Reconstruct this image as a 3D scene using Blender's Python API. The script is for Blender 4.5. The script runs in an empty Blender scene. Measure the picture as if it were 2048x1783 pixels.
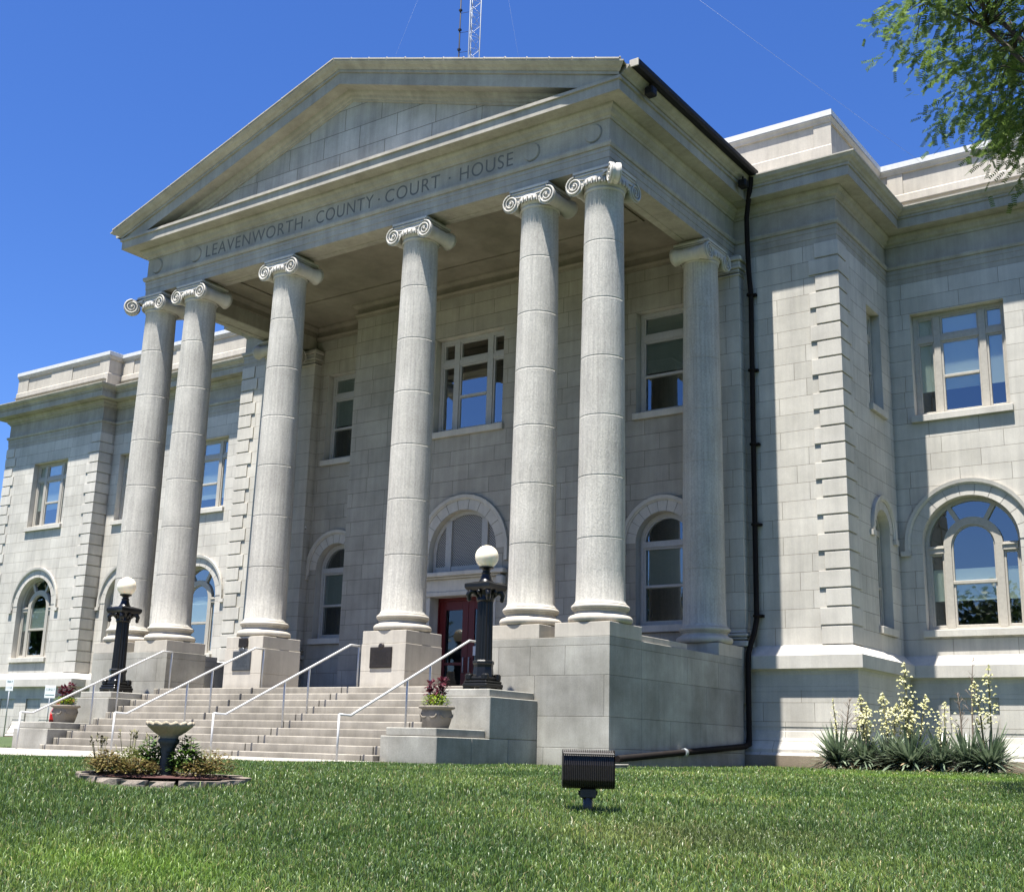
import bpy, bmesh, math, random
import numpy as np
from mathutils import Vector, Matrix
from mathutils.geometry import tessellate_polygon
random.seed(7); rng = np.random.default_rng(7)
S = bpy.context.scene
COL = S.collection
pi = math.pi

# ------------------------------------------------------------------ helpers
class MB:
    def __init__(s): s.V=[]; s.F=[]; s.M=[]; s.S=[]; s.T=None
    def v(s,p):
        if s.T: p=s.T(p)
        s.V.append((float(p[0]),float(p[1]),float(p[2]))); return len(s.V)-1
    def f(s,idx,m=0,smooth=False): s.F.append(tuple(idx)); s.M.append(m); s.S.append(smooth)
    def face(s,pts,m=0,smooth=False): s.f([s.v(p) for p in pts],m,smooth)
    def box(s,x0,x1,y0,y1,z0,z1,c=0.0,m=0):
        if x0>x1:x0,x1=x1,x0
        if y0>y1:y0,y1=y1,y0
        if z0>z1:z0,z1=z1,z0
        if c<=0:
            i=[s.v((x,y,z)) for z in (z0,z1) for y in (y0,y1) for x in (x0,x1)]
            for q in ((0,2,3,1),(4,5,7,6),(0,1,5,4),(2,6,7,3),(0,4,6,2),(1,3,7,5)): s.f([i[k] for k in q],m)
            return
        c=min(c,(x1-x0)*.45,(y1-y0)*.45,(z1-z0)*.45)
        lo=(x0,y0,z0); hi=(x1,y1,z1); I={}
        for a in (0,1):
            for b in (0,1):
                for d in (0,1):
                    k=(a,b,d)
                    for ax in range(3):
                        p=[]
                        for j in range(3):
                            e=hi[j] if k[j] else lo[j]
                            if j!=ax: e+= -c if k[j] else c
                            p.append(e)
                        I[(k,ax)]=s.v(p)
        def K(ax,val,o1,o2):
            r=[0,0,0]; r[ax]=val; o=[j for j in range(3) if j!=ax]; r[o[0]]=o1; r[o[1]]=o2; return tuple(r)
        for ax in range(3):
            for val in (0,1):
                ring=[I[(K(ax,val,a,b),ax)] for a,b in ((0,0),(1,0),(1,1),(0,1))]
                flip=(val==0)
                if ax==1: flip=not flip
                s.f(ring[::-1] if flip else ring,m)
        for ax in range(3):     # edges parallel to ax
            o=[j for j in range(3) if j!=ax]
            for a in (0,1):
                for b in (0,1):
                    k0=K(ax,0,a,b); k1=K(ax,1,a,b)
                    s.f([I[(k0,o[0])],I[(k1,o[0])],I[(k1,o[1])],I[(k0,o[1])]],m)
        for k in [(a,b,d) for a in (0,1) for b in (0,1) for d in (0,1)]:
            s.f([I[(k,0)],I[(k,1)],I[(k,2)]],m)
    def lathe(s,prof,c=(0,0,0),n=32,m=0,axis='z',smooth=True,caps=True,a0=0,a1=2*pi,sq=None):
        full=abs(a1-a0-2*pi)<1e-6; cnt=n if full else n+1; R=[]
        for r,h in prof:
            row=[]
            for k in range(cnt):
                a=a0+(a1-a0)*k/n; x=r*math.cos(a); y=r*math.sin(a)
                if axis=='z': p=(c[0]+x,c[1]+y,c[2]+h)
                elif axis=='y': p=(c[0]+x,c[1]+h,c[2]+y)
                else: p=(c[0]+h,c[1]+x,c[2]+y)
                row.append(s.v(p))
            R.append(row)
        for i in range(len(R)-1):
            for k in range(n):
                k2=(k+1)%cnt; s.f([R[i][k],R[i][k2],R[i+1][k2],R[i+1][k]],m,smooth)
        if caps and full:
            if prof[0][0]>1e-4: s.f(R[0][::-1],m)
            if prof[-1][0]>1e-4: s.f(R[-1],m)
    def tube(s,pts,r,n=8,m=0,smooth=True,cap=True):
        pts=[Vector(p) for p in pts]; rs=r if isinstance(r,(list,tuple)) else [r]*len(pts)
        rows=[]; up=Vector((0,0,1)); prev=None
        for i,p in enumerate(pts):
            a=pts[max(i-1,0)]; b=pts[min(i+1,len(pts)-1)]; t=(b-a)
            if t.length<1e-9: t=Vector((0,0,1))
            t.normalize()
            if prev is None:
                u=t.cross(up)
                if u.length<.05: u=t.cross(Vector((1,0,0)))
            else:
                u=prev-t*prev.dot(t)
                if u.length<1e-5: u=t.cross(up)
            u.normalize(); prev=u; w=t.cross(u)
            k=1.0
            if 0<i<len(pts)-1:
                d1=(p-pts[i-1]).normalized(); d2=(pts[i+1]-p).normalized(); cs=max(.25,math.sqrt(max(0,(1+d1.dot(d2))/2))); k=1/cs if cs<.95 else 1.0
            rows.append([s.v(p+(u*math.cos(2*pi*j/n)+w*math.sin(2*pi*j/n))*rs[i]*(k if k<1.3 else 1.2)) for j in range(n)])
        for i in range(len(rows)-1):
            for j in range(n):
                s.f([rows[i][j],rows[i][(j+1)%n],rows[i+1][(j+1)%n],rows[i+1][j]],m,smooth)
        if cap: s.f(rows[0][::-1],m); s.f(rows[-1],m)
    def sphere(s,c,r,nu=12,nv=8,m=0,sc=(1,1,1)):
        rows=[]
        for i in range(1,nv):
            t=pi*i/nv
            rows.append([s.v((c[0]+sc[0]*r*math.sin(t)*math.cos(2*pi*j/nu),c[1]+sc[1]*r*math.sin(t)*math.sin(2*pi*j/nu),c[2]+sc[2]*r*math.cos(t))) for j in range(nu)])
        a=s.v((c[0],c[1],c[2]+sc[2]*r)); b=s.v((c[0],c[1],c[2]-sc[2]*r))
        for j in range(nu):
            s.f([a,rows[0][j],rows[0][(j+1)%nu]],m,True); s.f([b,rows[-1][(j+1)%nu],rows[-1][j]],m,True)
        for i in range(len(rows)-1):
            for j in range(nu): s.f([rows[i][j],rows[i+1][j],rows[i+1][(j+1)%nu],rows[i][(j+1)%nu]],m,True)
    def sweep(s,path,prof,m=0,closed=False,cap0=False,cap1=False,smooth=False):
        n=len(path); dirs=[]
        for i in range(n-1):
            dx=path[i+1][0]-path[i][0]; dy=path[i+1][1]-path[i][1]; L=math.hypot(dx,dy); dirs.append((dx/L,dy/L))
        rows=[]
        for i in range(n):
            if i==0: nn=[dirs[0]]
            elif i==n-1: nn=[dirs[-1]]
            else: nn=[dirs[i-1],dirs[i]]
            ns=[(d[1],-d[0]) for d in nn]
            if len(ns)==1: o=ns[0]
            else:
                ax=ns[0][0]+ns[1][0]; ay=ns[0][1]+ns[1][1]; den=1+ns[0][0]*ns[1][0]+ns[0][1]*ns[1][1]; o=(ax/den,ay/den)
            rows.append([s.v((path[i][0]+o[0]*po,path[i][1]+o[1]*po,pz)) for po,pz in prof])
        for i in range(n-1):
            for k in range(len(prof)-1): s.f([rows[i][k],rows[i+1][k],rows[i+1][k+1],rows[i][k+1]],m,smooth)
        if cap0: s.f(rows[0],m)
        if cap1: s.f(rows[-1][::-1],m)
    def build(s,name,mats,parent=None,recalc=False):
        me=bpy.data.meshes.new(name); me.from_pydata(s.V,[],s.F)
        if not isinstance(mats,(list,tuple)): mats=[mats]
        for a in mats: me.materials.append(a)
        me.polygons.foreach_set('material_index',s.M); me.polygons.foreach_set('use_smooth',s.S)
        if recalc:
            bm=bmesh.new(); bm.from_mesh(me); bmesh.ops.recalc_face_normals(bm,faces=bm.faces); bm.to_mesh(me); bm.free()
        boxuv(me)
        o=bpy.data.objects.new(name,me); COL.objects.link(o)
        if parent: o.parent=parent
        return o
def boxuv(me):
    n=len(me.loops)
    if n==0: return
    co=np.empty(len(me.vertices)*3); me.vertices.foreach_get('co',co); co=co.reshape(-1,3)
    li=np.empty(n,dtype=np.int64); me.loops.foreach_get('vertex_index',li)
    ls=np.empty(len(me.polygons),dtype=np.int64); me.polygons.foreach_get('loop_total',ls)
    nr=np.empty(len(me.polygons)*3); me.polygons.foreach_get('normal',nr); nr=np.abs(nr.reshape(-1,3))
    ax=np.repeat(np.argmax(nr,axis=1),ls); p=co[li]
    u=np.where(ax==0,p[:,1],p[:,0]); v=np.where(ax==2,p[:,1],p[:,2])
    uv=me.uv_layers.new(name='UVMap'); uv.data.foreach_set('uv',np.stack([u,v],-1).ravel())
def tag(o,label=None,cat=None,group=None,kind=None):
    if label: o['label']=label
    if cat: o['category']=cat
    if group: o['group']=group
    if kind: o['kind']=kind
    return o
def thing(name,label,cat,loc=(0,0,0),group=None,rz=0):
    o=bpy.data.objects.new(name,None); COL.objects.link(o); o.location=loc; o.rotation_euler=(0,0,rz); o.empty_display_size=.2
    return tag(o,label,cat,group)
def copy_tree(o,parent=None):
    c=o.copy(); COL.objects.link(c)
    if parent: c.parent=parent
    for ch in list(o.children): copy_tree(ch,c)
    return c

# ------------------------------------------------------------------ materials
def new_mat(name):
    m=bpy.data.materials.new(name); m.use_nodes=True; nt=m.node_tree
    for n in list(nt.nodes): nt.nodes.remove(n)
    out=nt.nodes.new('ShaderNodeOutputMaterial'); b=nt.nodes.new('ShaderNodeBsdfPrincipled')
    nt.links.new(b.outputs[0],out.inputs[0]); return m,nt,b
def N(nt,t,**kw):
    n=nt.nodes.new(t)
    for k,v in kw.items():
        if k.startswith('i_'): 
            key=k[2:]; key=int(key) if key.isdigit() else key
            n.inputs[key].default_value=v
        else: setattr(n,k,v)
    return n
def mixc(nt,mode,fac,a,b):
    n=nt.nodes.new('ShaderNodeMix'); n.data_type='RGBA'; n.blend_type=mode; n.clamp_result=False
    for s,v in ((0,fac),(6,a),(7,b)):
        if hasattr(v,'links') or hasattr(v,'is_linked'): nt.links.new(v,n.inputs[s])
        elif isinstance(v,(int,float)): n.inputs[s].default_value=v if s==0 else (v,v,v,1)
        else: n.inputs[s].default_value=(*v,1) if len(v)==3 else v
    return n.outputs[2]
def ramp(nt,src,p0,p1,c0=(0,0,0,1),c1=(1,1,1,1)):
    r=nt.nodes.new('ShaderNodeValToRGB'); e=r.color_ramp.elements; e[0].position=p0; e[1].position=p1; e[0].color=c0; e[1].color=c1
    nt.links.new(src,r.inputs[0]); return r.outputs[0]
def simple(name,col,rough=.6,metal=0,noise=0,nscale=8,bump=0,bscale=60,spec=.5):
    m,nt,b=new_mat(name); b.inputs['Base Color'].default_value=(*col,1); b.inputs['Roughness'].default_value=rough; b.inputs['Metallic'].default_value=metal
    b.inputs['Specular IOR Level'].default_value=spec
    tc=N(nt,'ShaderNodeTexCoord')
    if noise:
        nz=N(nt,'ShaderNodeTexNoise',i_Scale=nscale,i_Detail=6.0,i_Roughness=.6); nt.links.new(tc.outputs['Object'],nz.inputs['Vector'])
        r=ramp(nt,nz.outputs[0],.3,.7,(1-noise,1-noise,1-noise,1),(1+noise*.5,)*3+(1,))
        nt.links.new(mixc(nt,'MULTIPLY',1.0,col,r),b.inputs['Base Color'])
    if bump:
        nz=N(nt,'ShaderNodeTexNoise',i_Scale=bscale,i_Detail=4.0); nt.links.new(tc.outputs['Object'],nz.inputs['Vector'])
        bp=N(nt,'ShaderNodeBump',i_Strength=bump,i_Distance=.02); nt.links.new(nz.outputs[0],bp.inputs['Height']); nt.links.new(bp.outputs[0],b.inputs['Normal'])
    return m
def stone(name,col,brick=None,streak=.25,stain=.3,grain=.12,bump=.25,warm=.0,z0=0.0,tool=0.0,island=.0,crease_shade=.45,sscale=(5.5,5.5,.35),gscale=38):
    m,nt,b=new_mat(name); L=nt.links
    b.inputs['Roughness'].default_value=.88; b.inputs['Specular IOR Level'].default_value=.25
    tc=N(nt,'ShaderNodeTexCoord')
    # large stains
    n1=N(nt,'ShaderNodeTexNoise',i_Scale=.9,i_Detail=7.0,i_Roughness=.62); L.new(tc.outputs['Object'],n1.inputs['Vector'])
    c=mixc(nt,'MULTIPLY',1.0,col,ramp(nt,n1.outputs[0],.3,.72,(1-stain,1-stain*1.02,1-stain*1.08,1),(1.07,1.07,1.06,1)))
    # vertical streaks
    mp=N(nt,'ShaderNodeMapping'); mp.inputs['Scale'].default_value=sscale; L.new(tc.outputs['Object'],mp.inputs['Vector'])
    n2=N(nt,'ShaderNodeTexNoise',i_Scale=1.0,i_Detail=5.0,i_Roughness=.65); L.new(mp.outputs[0],n2.inputs['Vector'])
    c=mixc(nt,'MULTIPLY',1.0,c,ramp(nt,n2.outputs[0],.28,.62,(1-streak,1-streak,1-streak*.95,1),(1.04,1.04,1.03,1)))
    # grain
    n3=N(nt,'ShaderNodeTexNoise',i_Scale=float(gscale),i_Detail=6.0,i_Roughness=.8); L.new(tc.outputs['Object'],n3.inputs['Vector'])
    c=mixc(nt,'MULTIPLY',1.0,c,ramp(nt,n3.outputs[0],.3,.7,(1-grain,)*3+(1,),(1+grain*.6,)*3+(1,)))
    hgt=n3.outputs[0]; mort=None
    if brick:
        bw,bh,mo,uoff,var=brick
        sp=N(nt,'ShaderNodeVectorMath',operation='SUBTRACT'); sp.inputs[1].default_value=(uoff,z0,0); L.new(tc.outputs['UV'],sp.inputs[0])
        bk=N(nt,'ShaderNodeTexBrick'); bk.offset=.43; bk.offset_frequency=2; bk.squash=1.22; bk.squash_frequency=3
        bk.inputs['Scale'].default_value=1; bk.inputs['Mortar Size'].default_value=mo; bk.inputs['Mortar Smooth'].default_value=.15
        bk.inputs['Brick Width'].default_value=bw; bk.inputs['Row Height'].default_value=bh
        bk.inputs['Color1'].default_value=(1+var*.5,1+var*.5,1+var*.45,1); bk.inputs['Color2'].default_value=(1-var,1-var,1-var*1.1,1); bk.inputs['Mortar'].default_value=(.44,.42,.39,1)
        L.new(sp.outputs[0],bk.inputs['Vector']); c=mixc(nt,'MULTIPLY',1.0,c,bk.outputs['Color']); mort=bk.outputs['Fac']
    if crease_shade:  # occlusion shade multiplied into the stone colour along creases
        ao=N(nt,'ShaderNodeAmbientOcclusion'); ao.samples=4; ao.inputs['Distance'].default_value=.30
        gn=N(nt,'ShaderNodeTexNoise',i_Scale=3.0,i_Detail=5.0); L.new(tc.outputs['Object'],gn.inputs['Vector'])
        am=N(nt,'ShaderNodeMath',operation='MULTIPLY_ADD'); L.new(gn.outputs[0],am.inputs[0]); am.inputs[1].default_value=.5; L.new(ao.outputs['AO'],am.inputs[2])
        c=mixc(nt,'MULTIPLY',1.0,c,ramp(nt,am.outputs[0],.45,1.12,(1-crease_shade,1-crease_shade*1.03,1-crease_shade*1.1,1),(1,1,1,1)))
    if island:
        gi=N(nt,'ShaderNodeNewGeometry'); c=mixc(nt,'MULTIPLY',1.0,c,ramp(nt,gi.outputs['Random Per Island'],0,1,(1-island,1-island,1-island,1),(1.05,1.05,1.04,1)))
    L.new(c,b.inputs['Base Color'])
    bp=N(nt,'ShaderNodeBump',i_Strength=bump,i_Distance=.012); L.new(hgt,bp.inputs['Height']); nrm=bp.outputs[0]
    if tool:
        mp2=N(nt,'ShaderNodeMapping'); mp2.inputs['Scale'].default_value=(34,34,5); L.new(tc.outputs['Object'],mp2.inputs['Vector'])
        n4=N(nt,'ShaderNodeTexNoise',i_Scale=1.0,i_Detail=4.0,i_Roughness=.7); L.new(mp2.outputs[0],n4.inputs['Vector'])
        b3=N(nt,'ShaderNodeBump',i_Strength=tool,i_Distance=.03); L.new(n4.outputs[0],b3.inputs['Height']); L.new(nrm,b3.inputs['Normal']); nrm=b3.outputs[0]
    if mort is not None:
        b2=N(nt,'ShaderNodeBump',i_Strength=.6,i_Distance=.012,invert=True); L.new(mort,b2.inputs['Height']); L.new(nrm,b2.inputs['Normal']); nrm=b2.outputs[0]
    L.new(nrm,b.inputs['Normal']); return m

LIME=(.555,.525,.475)
M={}
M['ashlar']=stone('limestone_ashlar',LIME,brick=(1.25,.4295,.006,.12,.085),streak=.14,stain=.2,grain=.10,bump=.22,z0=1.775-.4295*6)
M['ashlar_shade']=stone('limestone_ashlar_shaded',(.40,.375,.33),brick=(1.25,.4295,.006,.12,.085),streak=.14,stain=.25,grain=.10,bump=.22,z0=1.775-.4295*6)  # darker copy of the wall stone, portico shade put into its colour
M['ceiling']=stone('limestone_ceiling_shaded',(.30,.265,.215),streak=.05,stain=.35,grain=.1,bump=.2)  # shade under the portico painted in as a darker brown base
M['smooth']=stone('limestone_dressed',LIME,streak=.12,stain=.2,grain=.10,bump=.2)
M['cornice']=stone('limestone_cornice_weathered',(.42,.39,.335),streak=.16,stain=.3,grain=.12,bump=.25)
M['shaft']=stone('limestone_tooled_shaft',(.52,.495,.445),streak=.24,stain=.22,grain=.26,bump=.6,tool=.35,crease_shade=.2,sscale=(15,15,.55),gscale=24)
M['base']=stone('limestone_plinth_warm',(.485,.445,.385),streak=.14,stain=.22,grain=.1,bump=.2)
M['pedestal']=stone('limestone_pedestal',(.43,.415,.375),streak=.14,stain=.46,grain=.2,bump=.3,island=.16)
M['tymp']=stone('limestone_tympanum',(.47,.455,.42),brick=(1.25,.62,.009,.3,.14),streak=.2,stain=.34,grain=.14,bump=.25,z0=13.5)
M['step']=stone('limestone_step',(.35,.32,.275),streak=.2,stain=.4,grain=.1,bump=.2)
M['dark_joint']=simple('open_joint',(.05,.045,.04),.9)
M['engrave']=simple('engraved_shadow_stone',(.13,.127,.12),.9)
M['white_metal']=simple('white_coping_metal',(.58,.575,.55),.5,noise=.12)
M['frame']=simple('putty_painted_timber',(.40,.37,.315),.5,noise=.12,nscale=14)
M['frame_grey']=simple('grey_painted_timber',(.40,.39,.37),.45,noise=.12,nscale=14)
M['blind']=simple('cream_roller_blind',(.50,.55,.47),.8)
M['blind_shaded']=simple('shaded_roller_blind',(.16,.19,.17),.8)  # darker copy of the blind, colour carries the shade of the portico windows
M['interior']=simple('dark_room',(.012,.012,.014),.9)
M['red']=simple('dark_red_door_paint',(.10,.006,.007),.4,noise=.15)
M['black_iron']=simple('black_painted_iron',(.006,.006,.006),.33,noise=.2,spec=.35)
M['gutter']=simple('dark_bronze_gutter',(.007,.006,.006),.6,spec=.3)
M['pipe']=simple('brown_downspout_paint',(.012,.009,.008),.75,noise=.3,nscale=4,spec=.15)
M['rail']=simple('brushed_aluminium_rail',(.44,.44,.435),.5,metal=.1)
M['concrete']=stone('pavement_concrete',(.36,.335,.295),streak=.0,stain=.25,grain=.15,bump=.3)
M['concrete_pot']=stone('cast_concrete_pot',(.24,.21,.175),streak=.1,stain=.3,grain=.2,bump=.5)
M['found']=stone('foundation_concrete',(.30,.24,.18),streak=.1,stain=.35,grain=.2,bump=.4)
M['bronze']=simple('bronze_plaque',(.05,.04,.035),.4,metal=.6,noise=.4,nscale=30,bump=.4,bscale=40)
M['grey_plaque']=simple('grey_metal_plaque',(.09,.095,.10),.45,metal=.5,noise=.25,nscale=25)
M['sign_white']=simple('white_sign_plate',(.75,.77,.77),.5)
M['sign_ink']=simple('teal_sign_ink',(.09,.2,.2),.6)
M['galv']=simple('galvanised_post',(.38,.40,.41),.45,metal=.6)
M['mulch']=simple('red_mulch',(.07,.026,.02),.95,noise=.5,nscale=40,bump=.8,bscale=50)
M['edging']=stone('split_face_edging',(.33,.28,.235),streak=.0,stain=.45,grain=.3,bump=1.0)
M['fixture']=simple('dark_bronze_fixture',(.030,.025,.022),.4,noise=.25,nscale=30)
M['roof']=simple('grey_roof_membrane',(.25,.25,.25),.9)
M['bath']=stone('weathered_concrete_bath',(.42,.36,.27),streak=.1,stain=.4,grain=.2,bump=.4)
M['bath_dark']=stone('dark_concrete_stem',(.12,.125,.115),streak=.1,stain=.4,grain=.2,bump=.4)  # stem concrete is darker than the basin
M['bark']=simple('bark',(.055,.042,.032),.95,noise=.4,nscale=20,bump=.8,bscale=30)
M['car_red']=simple('red_car_paint',(.25,.01,.02),.25,spec=.6)
M['car_glass']=simple('car_glass',(.02,.02,.03),.08,spec=.8)
M['tail']=simple('tail_lamp_red',(.55,.02,.02),.2)
M['lampwhite']=simple('reversing_lamp',(.8,.8,.75),.2)
M['rubber']=simple('tyre_rubber',(.02,.02,.02),.8)
M['steelmast']=simple('galvanised_mast',(.30,.32,.34),.5,metal=.3)
M['camwhite']=simple('white_plastic',(.7,.7,.7),.4)
def leafmat(name,c0,c1,rough=.5,trans=.25,scale=3.0):
    m,nt,b=new_mat(name); L=nt.links
    tc=N(nt,'ShaderNodeTexCoord'); nz=N(nt,'ShaderNodeTexNoise',i_Scale=scale,i_Detail=3.0); L.new(tc.outputs['Object'],nz.inputs['Vector'])
    gi=N(nt,'ShaderNodeNewGeometry'); ad=N(nt,'ShaderNodeMath',operation='ADD'); L.new(nz.outputs[0],ad.inputs[0])
    ml=N(nt,'ShaderNodeMath',operation='MULTIPLY'); L.new(gi.outputs['Random Per Island'],ml.inputs[0]); ml.inputs[1].default_value=.5
    L.new(ml.outputs[0],ad.inputs[1])
    c=ramp(nt,ad.outputs[0],.4,1.0,(*c0,1),(*c1,1))
    L.new(c,b.inputs['Base Color']); b.inputs['Roughness'].default_value=rough; b.inputs['Specular IOR Level'].default_value=.35
    out=[n for n in nt.nodes if n.type=='OUTPUT_MATERIAL'][0]
    if trans:
        tr=N(nt,'ShaderNodeBsdfTranslucent'); L.new(c,tr.inputs[0]); mx=N(nt,'ShaderNodeMixShader'); mx.inputs[0].default_value=trans
        L.new(b.outputs[0],mx.inputs[1]); L.new(tr.outputs[0],mx.inputs[2]); L.new(mx.outputs[0],out.inputs[0])
    return m
M['leaf']=leafmat('locust_leaf',(.035,.075,.015),(.16,.23,.055),rough=.75,trans=.42)
M['yucca']=leafmat('yucca_leaf',(.05,.085,.05),(.25,.30,.20),rough=.32,trans=.12)
M['yucca_dead']=leafmat('yucca_dead_leaf',(.16,.11,.06),(.40,.31,.19),trans=.1)
M['flower']=leafmat('yucca_flower',(.46,.45,.20),(.80,.77,.50),trans=.3)
M['bud']=leafmat('yucca_bud',(.22,.24,.07),(.45,.44,.18),trans=.2)
M['stalk']=simple('flower_stalk',(.13,.12,.05),.7,noise=.3)
M['deadstalk']=simple('dry_stalk',(.14,.11,.085),.9)
M['shrubleaf']=leafmat('bed_shrub_leaf',(.02,.06,.01),(.10,.17,.03),trans=.25,scale=9)
M['bedleaf']=leafmat('bedding_leaf',(.09,.05,.03),(.20,.17,.05),trans=.25,scale=12)
M['bedgreen']=leafmat('bedding_green_leaf',(.05,.06,.015),(.17,.19,.05),trans=.25,scale=12)
M['coleus']=leafmat('maroon_leaf',(.02,.004,.008),(.17,.03,.05),trans=.2,scale=14)
M['lime']=leafmat('lime_leaf',(.12,.2,.01),(.38,.5,.05),trans=.3,scale=14)
M['distleaf']=leafmat('distant_leaf',(.02,.04,.012),(.07,.11,.03),trans=.2,scale=.6)
def glassmat(name='window_glass',lo=.22,col=(.92,.94,.95,1)):
    m,nt,b=new_mat(name); L=nt.links; out=[n for n in nt.nodes if n.type=='OUTPUT_MATERIAL'][0]
    nt.nodes.remove(b)
    gl=N(nt,'ShaderNodeBsdfGlossy'); gl.inputs['Roughness'].default_value=.015; gl.inputs['Color'].default_value=col
    tr=N(nt,'ShaderNodeBsdfTransparent'); tr.inputs[0].default_value=(.80,.86,.85,1)
    lw=N(nt,'ShaderNodeLayerWeight'); lw.inputs['Blend'].default_value=.5
    mr=N(nt,'ShaderNodeMapRange'); mr.inputs['From Min'].default_value=0; mr.inputs['From Max'].default_value=1; mr.inputs['To Min'].default_value=lo; mr.inputs['To Max'].default_value=.95
    pw=N(nt,'ShaderNodeMath',operation='POWER'); L.new(lw.outputs['Facing'],pw.inputs[0]); pw.inputs[1].default_value=1.6; L.new(pw.outputs[0],mr.inputs['Value'])
    tc=N(nt,'ShaderNodeTexCoord'); nz=N(nt,'ShaderNodeTexNoise',i_Scale=1.1,i_Detail=1.0); L.new(tc.outputs['Object'],nz.inputs['Vector'])
    bp=N(nt,'ShaderNodeBump',i_Strength=.03,i_Distance=.05); L.new(nz.outputs[0],bp.inputs['Height']); L.new(bp.outputs[0],gl.inputs['Normal'])
    mx=N(nt,'ShaderNodeMixShader'); L.new(mr.outputs[0],mx.inputs[0]); L.new(tr.outputs[0],mx.inputs[1]); L.new(gl.outputs[0],mx.inputs[2]); L.new(mx.outputs[0],out.inputs[0])
    return m
M['glass']=glassmat()
M['door_glass']=glassmat('dark_door_glass',.07,(.5,.52,.55,1))
M['shade_glass']=glassmat('shaded_window_glass',.16,(.8,.88,.95,1))
def globemat():
    m,nt,b=new_mat('opal_glass'); b.inputs['Base Color'].default_value=(.80,.73,.58,1); b.inputs['Roughness'].default_value=.25
    b.inputs['Subsurface Weight'].default_value=.6; b.inputs['Subsurface Radius'].default_value=(.2,.17,.12); b.inputs['Subsurface Scale'].default_value=.6
    return m
M['globe']=globemat()
def grillemat():
    m,nt,b=new_mat('diamond_grille'); L=nt.links; out=[n for n in nt.nodes if n.type=='OUTPUT_MATERIAL'][0]
    b.inputs['Base Color'].default_value=(.30,.29,.27,1); b.inputs['Roughness'].default_value=.6
    tc=N(nt,'ShaderNodeTexCoord'); mp=N(nt,'ShaderNodeMapping'); mp.inputs['Rotation'].default_value=(0,0,pi/4); mp.inputs['Scale'].default_value=(1,1,1); L.new(tc.outputs['UV'],mp.inputs['Vector'])
    bk=N(nt,'ShaderNodeTexBrick'); bk.offset=0; bk.squash=1; 
    for k,v in (('Scale',1),('Mortar Size',.011),('Mortar Smooth',.1),('Brick Width',.052),('Row Height',.052)): bk.inputs[k].default_value=v
    L.new(mp.outputs[0],bk.inputs['Vector'])
    dk=N(nt,'ShaderNodeBsdfPrincipled'); dk.inputs['Base Color'].default_value=(.01,.01,.012,1); dk.inputs['Roughness'].default_value=.5
    mx=N(nt,'ShaderNodeMixShader'); L.new(bk.outputs['Fac'],mx.inputs[0]); L.new(dk.outputs[0],mx.inputs[1]); L.new(b.outputs[0],mx.inputs[2]); L.new(mx.outputs[0],out.inputs[0])
    return m
M['grille']=grillemat()
def lawnmat():
    m,nt,b=new_mat('lawn_soil_grass'); L=nt.links; tc=N(nt,'ShaderNodeTexCoord')
    n1=N(nt,'ShaderNodeTexNoise',i_Scale=.55,i_Detail=6.0,i_Roughness=.6); L.new(tc.outputs['Object'],n1.inputs['Vector'])
    n2=N(nt,'ShaderNodeTexNoise',i_Scale=24.0,i_Detail=6.0,i_Roughness=.8); L.new(tc.outputs['Object'],n2.inputs['Vector'])
    c=ramp(nt,n1.outputs[0],.3,.7,(.028,.055,.014,1),(.055,.085,.022,1))
    c=mixc(nt,'MULTIPLY',1.0,c,ramp(nt,n2.outputs[0],.3,.7,(.45,.45,.4,1),(1.5,1.5,1.4,1)))
    L.new(c,b.inputs['Base Color']); b.inputs['Roughness'].default_value=.9
    bp=N(nt,'ShaderNodeBump',i_Strength=.8,i_Distance=.05); L.new(n2.outputs[0],bp.inputs['Height']); L.new(bp.outputs[0],b.inputs['Normal']); return m
M['lawn']=lawnmat()
def grassmat():
    m,nt,b=new_mat('grass_blade'); L=nt.links; out=[n for n in nt.nodes if n.type=='OUTPUT_MATERIAL'][0]
    at=N(nt,'ShaderNodeVertexColor'); at.layer_name='Col'
    tc=N(nt,'ShaderNodeTexCoord'); 
    n1=N(nt,'ShaderNodeTexNoise',i_Scale=.42,i_Detail=5.0,i_Roughness=.6); L.new(tc.outputs['Object'],n1.inputs['Vector'])
    c=mixc(nt,'MULTIPLY',1.0,at.outputs['Color'],ramp(nt,n1.outputs[0],.32,.68,(.62,.72,.62,1),(1.28,1.18,1.15,1)))
    L.new(c,b.inputs['Base Color']); b.inputs['Roughness'].default_value=.42; b.inputs['Specular IOR Level'].default_value=.4
    tr=N(nt,'ShaderNodeBsdfTranslucent'); L.new(c,tr.inputs[0]); mx=N(nt,'ShaderNodeMixShader'); mx.inputs[0].default_value=.3
    L.new(b.outputs[0],mx.inputs[1]); L.new(tr.outputs[0],mx.inputs[2]); L.new(mx.outputs[0],out.inputs[0]); return m
M['grass']=grassmat()

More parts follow.
